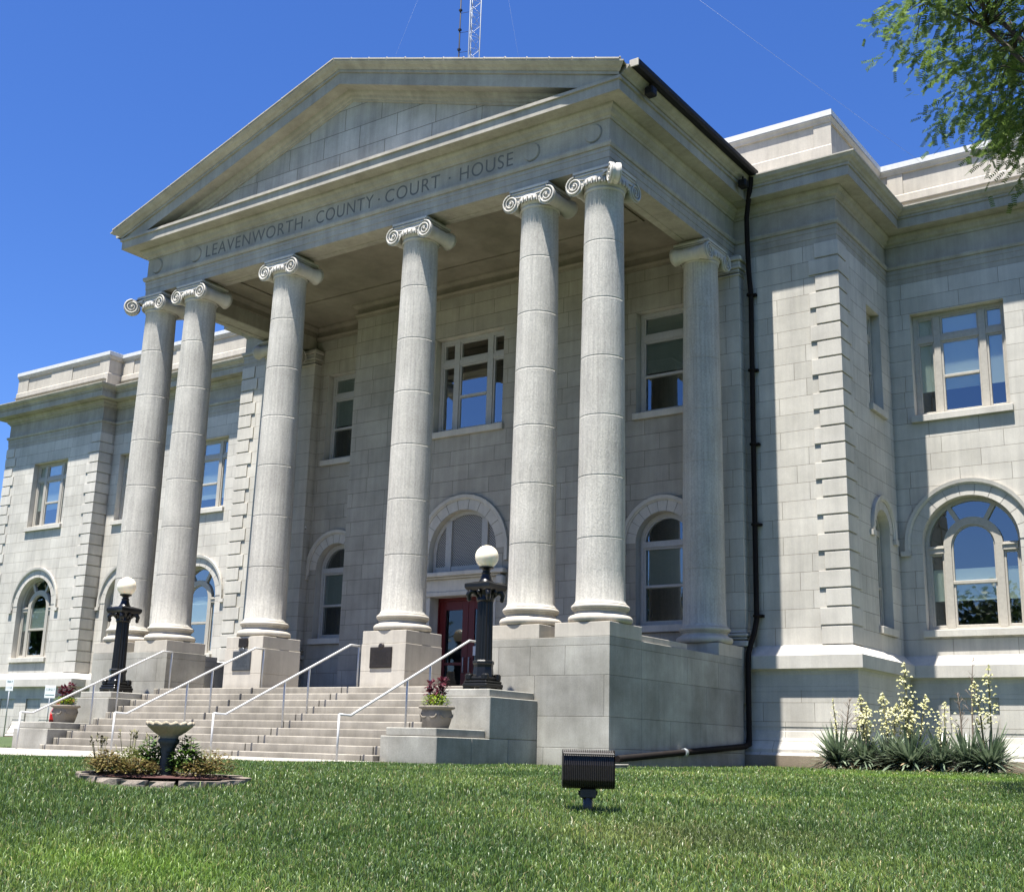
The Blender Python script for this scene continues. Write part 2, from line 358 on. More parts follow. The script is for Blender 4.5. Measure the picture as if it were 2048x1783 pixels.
# ------------------------------------------------------------------ camera, sun, sky
CAMP=(20.2128,-20.6900,-.7782); FPX=2445.866; YAW,PITCH,ROLL=.616583,.244556,.0278956
def cam_axes():
    cy,sy=math.cos(YAW),math.sin(YAW); cp,sp=math.cos(PITCH),math.sin(PITCH)
    f=Vector((-sy*cp,cy*cp,sp)); r=Vector((cy,sy,0)); u=r.cross(f); c,s=math.cos(ROLL),math.sin(ROLL)
    return c*r+s*u,-s*r+c*u,f
R_,U_,F_=cam_axes()
cd=bpy.data.cameras.new('camera'); cam=bpy.data.objects.new('camera',cd); COL.objects.link(cam)
cam.matrix_world=Matrix(((R_.x,U_.x,-F_.x,CAMP[0]),(R_.y,U_.y,-F_.y,CAMP[1]),(R_.z,U_.z,-F_.z,CAMP[2]),(0,0,0,1)))
cd.sensor_width=36; cd.sensor_fit='HORIZONTAL'; cd.lens=36*FPX/2048; cd.clip_end=3000; cd.clip_start=.1
S.camera=cam
EL=math.radians(74.6)
sd=bpy.data.lights.new('sun','SUN'); sun=bpy.data.objects.new('sun',sd); COL.objects.link(sun)
sd.energy=5.0; sd.angle=math.radians(.53); sd.color=(1.0,.965,.90)
dvec=Vector((.012,1.0,-math.tan(EL))).normalized()
sun.rotation_mode='QUATERNION'; sun.rotation_quaternion=dvec.to_track_quat('-Z','Y'); sun.location=(0,-30,60)
W=bpy.data.worlds.new('World'); S.world=W; W.use_nodes=True; nt=W.node_tree
for n in list(nt.nodes): nt.nodes.remove(n)
sky=nt.nodes.new('ShaderNodeTexSky'); sky.sky_type='NISHITA'; sky.sun_disc=False; sky.sun_elevation=EL; sky.sun_rotation=pi; sky.altitude=300; sky.air_density=1.0; sky.dust_density=.7; sky.ozone_density=3.0
hs=nt.nodes.new('ShaderNodeHueSaturation'); hs.inputs['Saturation'].default_value=1.22; hs.inputs['Hue'].default_value=.507
bg=nt.nodes.new('ShaderNodeBackground'); bg.inputs[1].default_value=.052; wo=nt.nodes.new('ShaderNodeOutputWorld')
tint=nt.nodes.new('ShaderNodeMix'); tint.data_type='RGBA'; tint.blend_type='MULTIPLY'; tint.inputs[0].default_value=1.0; tint.inputs[7].default_value=(.86,1.0,1.30,1)
nt.links.new(sky.outputs[0],hs.inputs['Color']); nt.links.new(hs.outputs[0],tint.inputs[6]); nt.links.new(tint.outputs[2],bg.inputs[0]); nt.links.new(bg.outputs[0],wo.inputs[0])
S.view_settings.view_transform='Standard'; S.view_settings.look='None'; S.view_settings.exposure=0; S.view_settings.gamma=1
S.cycles.film_exposure=2.95
S.render.engine='CYCLES'; S.cycles.max_bounces=8; S.cycles.transparent_max_bounces=12; S.cycles.use_denoising=True

# ------------------------------------------------------------------ terrain
_sx=[-400,-60,0,6,9,11.2,12,13,16,19,24,60,600]; _sz=[-2.6,-2.3,-1.9,-1.62,-1.47,-1.355,-1.305,-1.215,-1.12,-1.075,-1.05,-1.05,-1.05]
def gz(x,y):
    s=(x-20.2128)*(-.5782)+(y+20.69)*.8159
    z=np.interp(s,_sx,_sz)
    k=np.clip((-np.asarray(x,float)-9)/14,0,1)*np.clip((np.asarray(y,float)+3.0)/9,0,1)
    k2=np.clip((np.asarray(x,float)-6.5)/3,0,1)*np.clip((np.asarray(y,float)+1)/5,0,1)
    t_=(np.asarray(x,float)-20.2128)*.8159+(np.asarray(y,float)+20.69)*.5782
    tw=np.clip((s-8)/3,0,1)*np.clip((19-s)/4,0,1)
    z=z-.018*np.clip(t_,-6,3)*tw
    return z+.30*k*k*(3-2*k)+.07*k2
def gz1(x,y): return float(gz(x,y))
def make_ground():
    xs=np.concatenate([np.linspace(-500,-50,10),np.linspace(-40,40,161),np.linspace(50,500,10)])
    ys=np.concatenate([np.linspace(-500,-50,10),np.linspace(-40,20,121),np.linspace(30,500,10)])
    X,Y=np.meshgrid(xs,ys); Z=gz(X,Y); V=np.stack([X,Y,Z],-1).reshape(-1,3); nx=len(xs)
    F=[(j*nx+i,j*nx+i+1,(j+1)*nx+i+1,(j+1)*nx+i) for j in range(len(ys)-1) for i in range(nx-1)]
    me=bpy.data.meshes.new('lawn'); me.from_pydata(V.tolist(),[],F); me.materials.append(M['lawn']); boxuv(me)
    for p in me.polygons: p.use_smooth=True
    o=bpy.data.objects.new('lawn',me); COL.objects.link(o); tag(o,'green lawn rising gently to the courthouse',None,None,'structure'); return o
make_ground()
def pavement(name,x0,x1,y0,y1,label,seg=1.5):
    b=MB(); nx=max(1,int((x1-x0)/seg)); ny=max(1,int((y1-y0)/seg))
    for i in range(nx):
        for j in range(ny):
            a0=x0+(x1-x0)*i/nx+.006; a1=x0+(x1-x0)*(i+1)/nx-.006; b0=y0+(y1-y0)*j/ny+.006; b1=y0+(y1-y0)*(j+1)/ny-.006
            b.face([(a0,b0,gz1(a0,b0)+.035),(a1,b0,gz1(a1,b0)+.035),(a1,b1,gz1(a1,b1)+.035),(a0,b1,gz1(a0,b1)+.035)])
    for (px,py,qx,qy) in ((x0,y0,x1,y0),(x1,y0,x1,y1),(x1,y1,x0,y1),(x0,y1,x0,y0)):
        n=8
        for k in range(n):
            t0,t1=k/n,(k+1)/n; p=(px+(qx-px)*t0,py+(qy-py)*t0); q=(px+(qx-px)*t1,py+(qy-py)*t1)
            b.face([(p[0],p[1],gz1(*p)-.2),(q[0],q[1],gz1(*q)-.2),(q[0],q[1],gz1(*q)+.034),(p[0],p[1],gz1(*p)+.034)])
    return tag(b.build(name,M['concrete']),label,None,None,'structure')
pavement('pavement',-30,5.2,-6.2,-3.0,'pale concrete pavement at the foot of the stairs')
pavement('walkway',-2.6,4.2,-60,-6.2,'concrete walkway leading away from the stairs')

# ------------------------------------------------------------------ courthouse
CH=thing('courthouse','pale limestone courthouse with Ionic column portico, pediment and carved frieze inscription','building',(0,0,0))
Zs=11.655
class Frame:   # local wall frame: u along the wall (left to right seen from outside), w inward, z
    def __init__(s,p0,p1):
        s.p0=p0; L=math.hypot(p1[0]-p0[0],p1[1]-p0[1]); s.L=L; s.d=((p1[0]-p0[0])/L,(p1[1]-p0[1])/L); s.n=(s.d[1],-s.d[0])
    def __call__(s,p):
        u,w,z=p; return (s.p0[0]+s.d[0]*u-s.n[0]*w, s.p0[1]+s.d[1]*u-s.n[1]*w, z)
def arch_pts(uc,r,zs,n=20): return [(uc-r*math.cos(pi*k/n),zs+r*math.sin(pi*k/n)) for k in range(n+1)]
def hole_loop(o):
    uc,w,z0,z1=o['uc'],o['w'],o['z0'],o['z1']
    if o['kind']=='rect': return [(uc-w/2,z0),(uc-w/2,z1),(uc+w/2,z1),(uc+w/2,z0)]
    return [(uc-w/2,z0)]+arch_pts(uc,w/2,z1)+[(uc+w/2,z0)]
def wall(p0,p1,z0,z1,ops=(),name='wall',mat='ashlar',quoinL=False,quoinR=False,label=None):
    fr=Frame(p0,p1); b=MB(); b.T=fr
    outer=[(0,z0),(fr.L,z0),(fr.L,z1),(0,z1)]
    loops=[outer]+[hole_loop(o) for o in ops]
    flat=[p for l in loops for p in l]
    tris=tessellate_polygon([[Vector((p[0],p[1],0)) for p in l] for l in loops])
    ids=[b.v((p[0],0,p[1])) for p in flat]
    for t in tris:
        a,c,d=[flat[i] for i in t]
        ar=(c[0]-a[0])*(d[1]-a[1])-(c[1]-a[1])*(d[0]-a[0])
        b.f([ids[i] for i in (t if ar>0 else t[::-1])])
    for o in ops:
        l=hole_loop(o); dp=o.get('depth',.34); n=len(l)
        for k in range(n):
            p,q=l[k],l[(k+1)%n]
            b.face([(p[0],0,p[1]),(p[0],dp,p[1]),(q[0],dp,q[1]),(q[0],0,q[1])],m=1,smooth=False)
        if o['kind']=='arch':   # archivolt: voussoir ring and hood mould
            r=o['w']/2; uc=o['uc']; zs=o['z1']; ro=r+o.get('ring',.29); n=24
            nv=11
            for k in range(nv):
                a0=pi*k/nv+.006; a1=pi*(k+1)/nv-.006
                for sgm in range(3):
                    b0=a0+(a1-a0)*sgm/3; b1=a0+(a1-a0)*(sgm+1)/3
                    P=lambda rr,a,w:(uc-rr*math.cos(a),w,zs+rr*math.sin(a))
                    b.face([P(r+.004,b0,-.012),P(r+.004,b1,-.012),P(ro,b1,-.012),P(ro,b0,-.012)][::-1],m=1)
                    b.face([P(r+.004,b0,0),P(r+.004,b1,0),P(r+.004,b1,-.012),P(r+.004,b0,-.012)],m=1)
                b.face([P(r,a0,0),P(r,a0,-.012),P(ro,a0,-.012),P(ro,a0,0)],m=1); b.face([P(r,a1,0),P(r,a1,-.012),P(ro,a1,-.012),P(ro,a1,0)],m=1)
            prof=[(ro,0),(ro,-.035),(ro+.03,-.05),(ro+.04,-.075),(ro+.13,-.085),(ro+.13,0)]
            drop=o.get('drop',.17)
            angs=[None]+[pi*k/n for k in range(n+1)]+['e']; rows=[]
            for a in angs:
                if a is None: rows.append([b.v((uc-rr,ww,zs-drop)) for rr,ww in prof])
                elif a=='e': rows.append([b.v((uc+rr,ww,zs-drop)) for rr,ww in prof])
                else: rows.append([b.v((uc-rr*math.cos(a),ww,zs+rr*math.sin(a))) for rr,ww in prof])
            for i in range(len(rows)-1):
                for k in range(len(prof)-1): b.f([rows[i][k],rows[i][k+1],rows[i+1][k+1],rows[i+1][k]],m=1,smooth=False)
            if o.get('lug',True):
                for sg in (-1,1):
                    x0=uc+sg*(ro-.0); x1=uc+sg*(ro+.24); b.box(x0,x1,-.088,0,zs-drop-.10,zs-drop+.03,m=1)
        if o.get('sill',True):
            w2=o['w']/2+.07; b.box(o['uc']-w2,o['uc']+w2,-.10,o.get('depth',.34)-.02,o['z0']-.17,o['z0']+.004,c=.008,m=1)
    hq=.4295
    def quoins(left):
        k=0; z=1.80; kk=0
        while 1.775+hq*(kk+1)<=z1+.02:
            za=1.775+hq*kk; zb=za+hq; long=(kk%2==1); wq=.725 if long else .565
            if kk==0: wq=.70
            lo=za+.045 if kk>0 else za+.03
            ex=.034 if abs(fr.d[0])>.5 else -.0102
            if left: b.box(-ex,wq,-.034,.01,lo,zb,c=.006,m=1)
            else: b.box(fr.L-wq,fr.L+ex,-.034,.01,lo,zb,c=.006,m=1)
            kk+=1
    if quoinL: quoins(True)
    if quoinR: quoins(False)
    o=b.build(name,[M[mat],M['smooth']],CH)
    if label: o['label']=label
    return fr

def win_parts(fr,o,kind,blinds=(),framemat='frame',label=None):
    """window joinery: frame mesh (part) with pane, blind and sash children"""
    uc,w,z0,z1=o['uc'],o['w'],o['z0'],o['z1']; dp=o.get('depth',.34); fd=dp-.10
    b=MB(); b.T=fr; g=MB(); g.T=fr; bl=MB(); bl.T=fr; rm=MB(); rm.T=fr; gr=MB(); gr.T=fr
    def bar(u0,u1,za,zb,w0=fd,w1=None,c=.006): b.box(u0,u1,w0,w1 if w1 else dp+.02,za,zb,c=c)
    def pane(u0,u1,za,zb,dw=.05): g.face([(u0,fd+dw,za),(u1,fd+dw,za),(u1,fd+dw,zb),(u0,fd+dw,zb)])
    def blind(u0,u1,za,zb):
        bl.face([(u0,fd+.10,za),(u1,fd+.10,za),(u1,fd+.10,zb),(u0,fd+.10,zb)]); bl.box(u0,u1,fd+.085,fd+.10,za-.03,za)
    def sash(u0,u1,za,zb,meet=None,t=.05):
        bar(u0,u0+t,za,zb,fd+.02); bar(u1-t,u1,za,zb,fd+.02); bar(u0+t,u1-t,za,za+t*1.5,fd+.02); bar(u0+t,u1-t,zb-t,zb,fd+.02)
        if meet: bar(u0+t,u1-t,meet-.035,meet+.035,fd-.005)
        pane(u0+t*.5,u1-t*.5,za+.01,zb-.01,.055)
    L0,L1=uc-w/2,uc+w/2
    if kind in('tri','single'):
        ft=.10; bar(L0,L0+ft,z0,z1); bar(L1-ft,L1,z0,z1); bar(L0+ft,L1-ft,z1-ft,z1); bar(L0+ft,L1-ft,z0,z0+.07,fd-.02)
        tz0=z0+2.03*(z1-z0)/2.82; tz1=tz0+.14
        if kind=='tri':
            ms=[L0+ft,L0+ft+.43,L0+ft+.43+.17,L1-ft-.43-.17,L1-ft-.43,L1-ft]
            bar(ms[1],ms[2],z0+.07,z1-ft,fd-.015); bar(ms[3],ms[4],z0+.07,z1-ft,fd-.015)
            for u0,u1,mt in ((ms[0],ms[1],None),(ms[2],ms[3],z0+1.06),(ms[4],ms[5],None)):
                bar(u0,u1,tz0,tz1,fd-.008); sash(u0,u1,tz1,z1-ft); sash(u0,u1,z0+.07,tz0,mt)
                if blinds: blind(u0+.02,u1-.02,z0+blinds[0],z1-ft); 
        else:
            bar(L0+ft,L1-ft,tz0,tz1,fd-.008); sash(L0+ft,L1-ft,tz1,z1-ft); sash(L0+ft,L1-ft,z0+.07,tz0,z0+1.06)
            if blinds: blind(L0+ft+.02,L1-ft-.02,z0+blinds[0],z1-ft)
    else:
        r=w/2; ft=.10
        # outer arched frame
        bar(L0,L0+ft,z0,z1); bar(L1-ft,L1,z0,z1); bar(L0+ft,L1-ft,z0,z0+.07,fd-.02)
        def ring(ri,ro,w0,zc,n=24,u=uc,w1=None):
            w1=w1 if w1 else dp+.02
            for k in range(n):
                a0,a1=pi*k/n,pi*(k+1)/n; P=lambda rr,a,ww:(u-rr*math.cos(a),ww,zc+rr*math.sin(a))
                b.face([P(ro,a0,w0),P(ri,a0,w0),P(ri,a1,w0),P(ro,a1,w0)]); b.face([P(ri,a0,w0),P(ri,a0,w1),P(ri,a1,w1),P(ri,a1,w0)]); b.face([P(ro,a0,w0),P(ro,a1,w0),P(ro,a1,w1),P(ro,a0,w1)])
        ring(r-ft,r,fd,z1)
        def fanpane(ri,ro,a0,a1,zc,dw=.055,n=10):
            for k in range(n):
                b0=a0+(a1-a0)*k/n; b1=a0+(a1-a0)*(k+1)/n; P=lambda rr,a:(uc-rr*math.cos(a),fd+dw,zc+rr*math.sin(a))
                if ri<.01: g.face([P(ri,b0),P(ro,b1),P(ro,b0)][::-1])
                else: g.face([P(ri,b0),P(ro,b0),P(ro,b1),P(ri,b1)][::-1])
        if kind=='arch_tri':
            tz=z1-.12; bar(L0+ft,L0+ft+.36,tz-.10,tz+.10,fd-.03); bar(L1-ft-.36,L1-ft,tz-.10,tz+.10,fd-.03)
            bar(L0+ft,L0+ft+.38,tz+.025,tz+.055,fd-.055); bar(L1-ft-.38,L1-ft,tz+.025,tz+.055,fd-.055)
            m0,m1=L0+ft+.36,L1-ft-.36; mw=.19
            bar(m0,m0+mw,z0+.07,z1-.05,fd-.02); bar(m1-mw,m1,z0+.07,z1-.05,fd-.02)
            ci=(m1-m0)/2-mw; co=(m1-m0)/2; zc=z1-.05
            ring(ci,co,fd-.02,zc)
            for a in (math.radians(60),math.radians(120)):
                ca,sa=math.cos(a),math.sin(a); P=lambda rr,t,ww:(uc-rr*ca+t*sa,ww,z1+rr*sa+t*ca)
                t=.055
                for ww in (fd-.005,): b.face([P(co-.05,-t,ww),P(co-.05,t,ww),P(r-.02,t,ww),P(r-.02,-t,ww)])
                b.face([P(co-.05,-t,fd-.005),P(r-.02,-t,fd-.005),P(r-.02,-t,dp),P(co-.05,-t,dp)]); b.face([P(co-.05,t,fd-.005),P(co-.05,t,dp),P(r-.02,t,dp),P(r-.02,t,fd-.005)])
            fanpane(co-.1,r-ft*.5,0,pi,z1)
            sash(L0+ft,m0,z0+.07,tz-.10); sash(m1,L1-ft,z0+.07,tz-.10)
            mz=z0+1.20
            sash(m0+mw,m1-mw,z0+.07,mz); bar(m0+mw,m1-mw,mz-.04,mz+.04,fd-.005)
            bar(m0+mw,m0+mw+.04,mz,zc,fd+.02); bar(m1-mw-.04,m1-mw,mz,zc,fd+.02); ring(ci-.04,ci,fd+.02,zc)
            pane(m0+mw+.02,m1-mw-.02,mz,zc); fanpane(0,ci-.02,0,pi,zc)
            if blinds:
                blind(L0+ft+.02,m0-.02,z0+blinds[0],z0+blinds[1]); blind(m1+.02,L1-ft-.02,z0+blinds[0],z0+blinds[1]); blind(m0+mw+.02,m1-mw-.02,z0+blinds[0],z0+blinds[1])
        elif kind=='arch_single':
            bar(L0+ft,L1-ft,z1-.10,z1+.06,fd-.02); fanpane(0,r-ft*.6,.02,pi-.02,z1+.03)
            ring(r-ft-.04,r-ft,fd+.02,z1)
            sash(L0+ft,L1-ft,z0+.07,z1-.10,z0+1.02)
            if blinds: blind(L0+ft+.02,L1-ft-.02,z0+blinds[0],z1-.1)
        elif kind=='lunette':
            bar(L0+ft,L1-ft,z0+.07,z0+.20); 
            for u in (-.62,.62): bar(uc+u-.10,uc+u+.10,z0+.07,z1+math.sqrt(max(0,(r-.06)**2-.62**2)),fd-.02)
            gw=fd+.04; n=24
            pts=[(uc-r+.05,gw,z0+.15)]+[(uc-(r-.05)*math.cos(pi*k/n),gw,z1+(r-.05)*math.sin(pi*k/n)) for k in range(n+1)]+[(uc+r-.05,gw,z0+.15)]
            gr.face(pts[::-1])
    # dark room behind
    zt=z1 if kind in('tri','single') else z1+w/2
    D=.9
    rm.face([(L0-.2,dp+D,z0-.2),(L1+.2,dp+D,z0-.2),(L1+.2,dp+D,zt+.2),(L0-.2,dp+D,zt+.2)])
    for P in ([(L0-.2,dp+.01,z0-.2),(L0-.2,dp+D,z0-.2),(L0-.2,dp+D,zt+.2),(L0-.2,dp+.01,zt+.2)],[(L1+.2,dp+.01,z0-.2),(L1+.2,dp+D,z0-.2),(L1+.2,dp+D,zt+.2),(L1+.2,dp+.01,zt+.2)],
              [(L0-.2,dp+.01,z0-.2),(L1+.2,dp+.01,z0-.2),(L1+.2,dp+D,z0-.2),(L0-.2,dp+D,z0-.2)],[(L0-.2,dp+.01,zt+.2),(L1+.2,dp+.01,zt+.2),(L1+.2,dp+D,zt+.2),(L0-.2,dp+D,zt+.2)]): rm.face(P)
    wo=b.build('window',M[framemat],CH)
    if label: wo['label']=label
    if g.F: g.build('pane',M['shade_glass' if (framemat=='frame_grey' and kind!='tri') else 'glass'],wo)
    if gr.F: gr.build('grille',M['grille'],wo)
    if bl.F: bl.build('blind',M['blind' if framemat=='frame' else 'blind_shaded'],wo)
    rm.build('room_shadow',M['interior'],wo)
    return wo

def op(uc,w,z0,z1,kind='rect',**k): return dict(uc=uc,w=w,z0=z0,z1=z1,kind=kind,**k)
# --- portico rear walls
o1=op(4.35,2.42,7.95,10.77); o2=op(4.35,2.30,3.93,4.5,'arch',ring=.28,drop=.35,lug=False,sill=False,depth=.30); o3=op(4.35,2.06,.5,3.28,sill=False,depth=.48)
fr=wall((-4.35,5.6),(4.35,5.6),.45,12.32,[o1,o2,o3],mat='ashlar_shade')
win_parts(fr,o1,'tri',framemat='frame_grey'); win_parts(fr,o2,'lunette',framemat='frame_grey')
# doorway: lintel cornice, door leaves
b=MB(); b.T=fr
b.box(4.35-1.28,4.35+1.28,-.035,.01,3.29,3.74,m=0); b.box(4.35-1.42,4.35+1.42,-.14,.01,3.745,3.80,c=.01); b.box(4.35-1.56,4.35+1.56,-.24,.01,3.80,3.925,c=.02); b.box(4.35-1.15,4.35+1.15,-.08,.01,3.28,3.40,c=.01)
for s in(-1,1):
    b.box(4.35+s*1.29,4.35+s*1.52,-.20,.01,3.50,3.742,c=.03); b.box(4.35+s*1.31,4.35+s*1.50,-.12,.01,3.25,3.51,c=.03)
    b.box(4.35+s*1.03,4.35+s*1.20,-.02,.012,.5,3.285,c=.008)
b.build('door_surround',M['smooth'],CH)
for s in (-1,1):
    b=MB(); b.T=fr; x0,x1=(4.35-.99,4.35-.005) if s<0 else (4.35+.005,4.35+.99)
    b.box(x0,x0+.20,.40,.46,.52,3.20,c=.006); b.box(x1-.20,x1,.40,.46,.52,3.20,c=.006); b.box(x0+.2,x1-.2,.40,.46,2.95,3.20,c=.006); b.box(x0+.2,x1-.2,.40,.46,.52,.80,c=.006); b.box(x0+.2,x1-.2,.405,.455,1.45,1.53,c=.004)
    d=b.build('door',M['red'],CH); g=MB(); g.T=fr; g.face([(x0+.18,.43,.7),(x1-.18,.43,.7),(x1-.18,.43,3.0),(x0+.18,.43,3.0)]); g.build('pane',M['door_glass'],d)
    h=MB(); h.T=fr; xx=4.35+s*.10; h.tube([(xx,.40,1.25),(xx,.34,1.25),(xx,.34,1.65),(xx,.40,1.65)],.014,8); h.build('handle',M['rail'],d)
b=MB(); b.T=fr; b.box(4.35-1.03,4.35-.99,.36,.48,.5,3.28); b.box(4.35+.99,4.35+1.03,.36,.48,.5,3.28); b.box(4.35-1.03,4.35+1.03,.36,.48,3.2,3.28)
b.build('door_frame',M['red'],CH)
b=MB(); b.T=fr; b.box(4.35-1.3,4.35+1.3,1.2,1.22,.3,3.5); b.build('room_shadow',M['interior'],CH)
b=MB(); b.T=fr; b.box(4.35+.2,4.35+.30,.385,.399,1.70,1.95); b.build('door_notice',M['camwhite'],CH)
for s in (-1,1):
    if s>0: wall((4.35,5.6),(4.35,6.6),.45,12.32,mat='ashlar_shade')
    else: wall((-4.35,6.6),(-4.35,5.6),.45,12.32,mat='ashlar_shade')
    a,c=(4.35,8.15) if s>0 else (-8.15,-4.35)
    uc=5.64-4.35 if s>0 else 8.15-5.64
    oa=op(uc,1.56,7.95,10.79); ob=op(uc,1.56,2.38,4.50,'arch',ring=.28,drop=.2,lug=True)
    f2=wall((a,6.6),(c,6.6),.45,12.32,[oa,ob],mat='ashlar_shade'); win_parts(f2,oa,'single',(1.2,),'frame_grey'); win_parts(f2,ob,'arch_single',(1.0,),'frame_grey')
# --- wing walls
rooms=[]
def wing(s):
    def seg(p,q): return ((p[0]*s,p[1]),(q[0]*s,q[1])) if s>0 else ((q[0]*s,q[1]),(p[0]*s,p[1]))
    z0,z1=1.74,Zs
    A,B_=seg((8.15,6.62),(10.46,6.62)); wall(A,B_,z0,z1,quoinR=(s>0),quoinL=(s<0))
    A,B_=seg((10.46,6.62),(10.46,10.37)); L=3.75; u=2.50 if s>0 else L-2.50
    oa=op(u,1.03,7.95,10.62); ob=op(u,1.03,2.38,4.80,'arch',ring=.22,drop=.15)
    f=wall(A,B_,z0,z1,[oa,ob],quoinL=(s>0),quoinR=(s<0)); win_parts(f,oa,'single',(1.4,)); win_parts(f,ob,'arch_single',(1.2,))
    A,B_=seg((10.46,10.37),(22.3,10.37)); L=11.84; ops=[]
    for k,x in enumerate((12.22,16.40,20.58)):
        u=x-10.46 if s>0 else L-(x-10.46); oa=op(u,2.38,7.95,10.77); ob=op(u,2.36,2.42,4.58,'arch'); ops+=[oa,ob]
    f=wall(A,B_,z0,z1,ops)
    for k in range(3): win_parts(f,ops[2*k],'tri',(.74 if k!=1 else .5,)); win_parts(f,ops[2*k+1],'arch_tri',(.78,1.55) if k==0 and s>0 else (1.3,2.2))
    A,B_=seg((22.3,10.37),(22.3,9.7)); wall(A,B_,z0,z1,quoinR=(s>0),quoinL=(s<0))
    A,B_=seg((22.3,9.7),(28.9,9.7)); u=3.25 if s>0 else 6.6-3.25
    oa=op(u,2.38,7.95,10.77); ob=op(u,2.36,2.42,4.58,'arch'); f=wall(A,B_,z0,z1,[oa,ob],quoinL=True,quoinR=True); win_parts(f,oa,'tri',(.8,)); win_parts(f,ob,'arch_tri',(1.2,2.1))
    A,B_=seg((28.9,9.7),(28.9,24)); wall(A,B_,z0-3,z1,quoinL=(s>0),quoinR=(s<0))
    path=[(8.15,6.62),(10.46,6.62),(10.46,10.37),(22.3,10.37),(22.3,9.7),(28.9,9.7),(28.9,24)]
    P=[(x*s,y) for x,y in path]; P=P if s>0 else P[::-1]
    # entablature
    ent=[(0,Zs),(.0,11.80),(.012,11.803),(.012,11.965),(.024,11.968),(.024,12.085),(.06,12.09),(.085,12.15),(.085,12.20),(.0,12.225),(0,12.74),(.03,12.745),(.045,12.80),(.11,12.84),(.14,12.93),(.19,12.98),(.20,13.03),(.53,13.035),(.56,13.02),(.56,13.27),(.60,13.275),(.60,13.34),(.63,13.35),(.66,13.39),(.74,13.43),(.78,13.49),(.80,13.50),(.80,13.535),(-.05,13.66)]
    Pe=[((7.70 if abs(x)<8.2 else abs(x))*s,y) for x,y in P]
    b=MB(); b.sweep(Pe,ent,cap0=True,cap1=True); b.build('entablature',M['cornice'],CH)
    # parapet
    Pp=[((6.4 if abs(x)<8.2 else abs(x))*s,y) for x,y in P]
    b=MB(); b.sweep(Pp,[(-.03,13.6),(-.03,14.25),(-.055,14.28),(-.10,14.28),(-.10,14.90),(-.05,14.905),(-.04,14.96),(-.01,15.02),(-.01,15.055),(-.35,15.06)]); 
    def die(x0,x1,y): b.box(min(x0,x1)*1.0,max(x0,x1),y+.07,y+.12,14.27,14.902)
    for x0,x1,y in ((9.95,10.41,6.62),(10.6,11.02,10.37),(13.4,14.6,10.37),(18.0,18.9,10.37),(21.6,22.2,10.37),(22.35,23.0,9.7),(24.9,26.4,9.7),(28.1,28.85,9.7)): die(x0*s,x1*s,y)
    pw=b.build('parapet',M['base'],CH)
    b=MB(); b.sweep(Pp,[(.0,15.06),(.0,15.215),(-.02,15.225),(-.5,15.235)]); b.build('coping',M['white_metal'],pw)
    # water table and battered base (with gaps for the basement recesses)
    up=[(0,1.80),(.31,1.555),(.34,1.54),(.34,1.245),(.22,1.235),(.175,1.20),(.165,1.13),(.16,1.12),(.16,.862),(.155,.858),(.155,.852),(.16,.848),(.16,.77)]
    Pu=[((7.85 if abs(x)<8.2 else abs(x))*s,y) for x,y in P]
    b=MB(); b.sweep(Pu,up,cap0=True); b.build('water_table',M['smooth'],CH)
    lo=[(.16,.77),(.16,.742),(.155,.74),(.155,.734),(.16,.73),(.16,-.055),(.15,-.06),(.15,-.15),(.165,-.16),(.19,-.30),(.25,-.44),(.335,-.555),(.35,-.56),(.35,-.635),(.43,-.70)]
    gaps=[(11.53,12.69,10.37),(15.75,16.95,10.37),(19.95,21.15,10.37),(24.05,25.05,9.7),(25.85,26.85,9.7)]
    runs=[[(7.85,6.62),(10.46,6.62),(10.46,10.37),(11.53,10.37)],[(12.69,10.37),(15.75,10.37)],[(16.95,10.37),(19.95,10.37)],[(21.15,10.37),(22.3,10.37),(22.3,9.7),(24.05,9.7)],[(25.05,9.7),(25.85,9.7)],[(26.85,9.7),(28.9,9.7),(28.9,24)]]
    b=MB(); fo=MB()
    for r in runs:
        Q=[(x*s,y) for x,y in r]; Q=Q if s>0 else Q[::-1]
        b.sweep(Q,lo+[(.43,-.9)],cap0=False,cap1=False)
        fo.sweep(Q,[(.47,-.695),(.47,-1.6)]); fo.sweep(Q,[(.40,-.696),(.47,-.695)])
        for (ex,ey),e in ((Q[0],0),(Q[-1],1)):   # end cheeks of the recess
            b.face([(ex,ey-.05,-1.5),(ex,ey-.05,.77),(ex,ey-.16,.77),(ex,ey-.16,-.15),(ex,ey-.35,-.56),(ex,ey-.43,-.7),(ex,ey-.43,-1.5)])
    for x0,x1,y in gaps:
        xa,xb=sorted((x0*s,x1*s)); b.face([(xa,y-.10,-1.5),(xb,y-.10,-1.5),(xb,y-.10,.78),(xa,y-.10,.78)]); b.face([(xa,y-.159,.7699),(xb,y-.159,.7699),(xb,y-.09,.7699),(xa,y-.09,.7699)])
    b.build('basement_wall',M['ashlar'],CH); fo.build('foundation',M['found'],CH)
for s in (-1,1): wing(s)
# body + roof
b=MB(); b.face([(-28.85,9.6,14.0),(-22.4,9.6,14.0),(-22.4,10.3,14.0),(-10.4,10.3,14.0),(-10.4,6.7,14.0),(10.4,6.7,14.0),(10.4,10.3,14.0),(22.4,10.3,14.0),(22.4,9.6,14.0),(28.85,9.6,14.0),(28.85,24,14.0),(-28.85,24,14.0)])
b.face([(-28.9,24,-2),(28.9,24,-2),(28.9,24,15),(-28.9,24,15)]); b.build('flat_roof',M['roof'],CH)

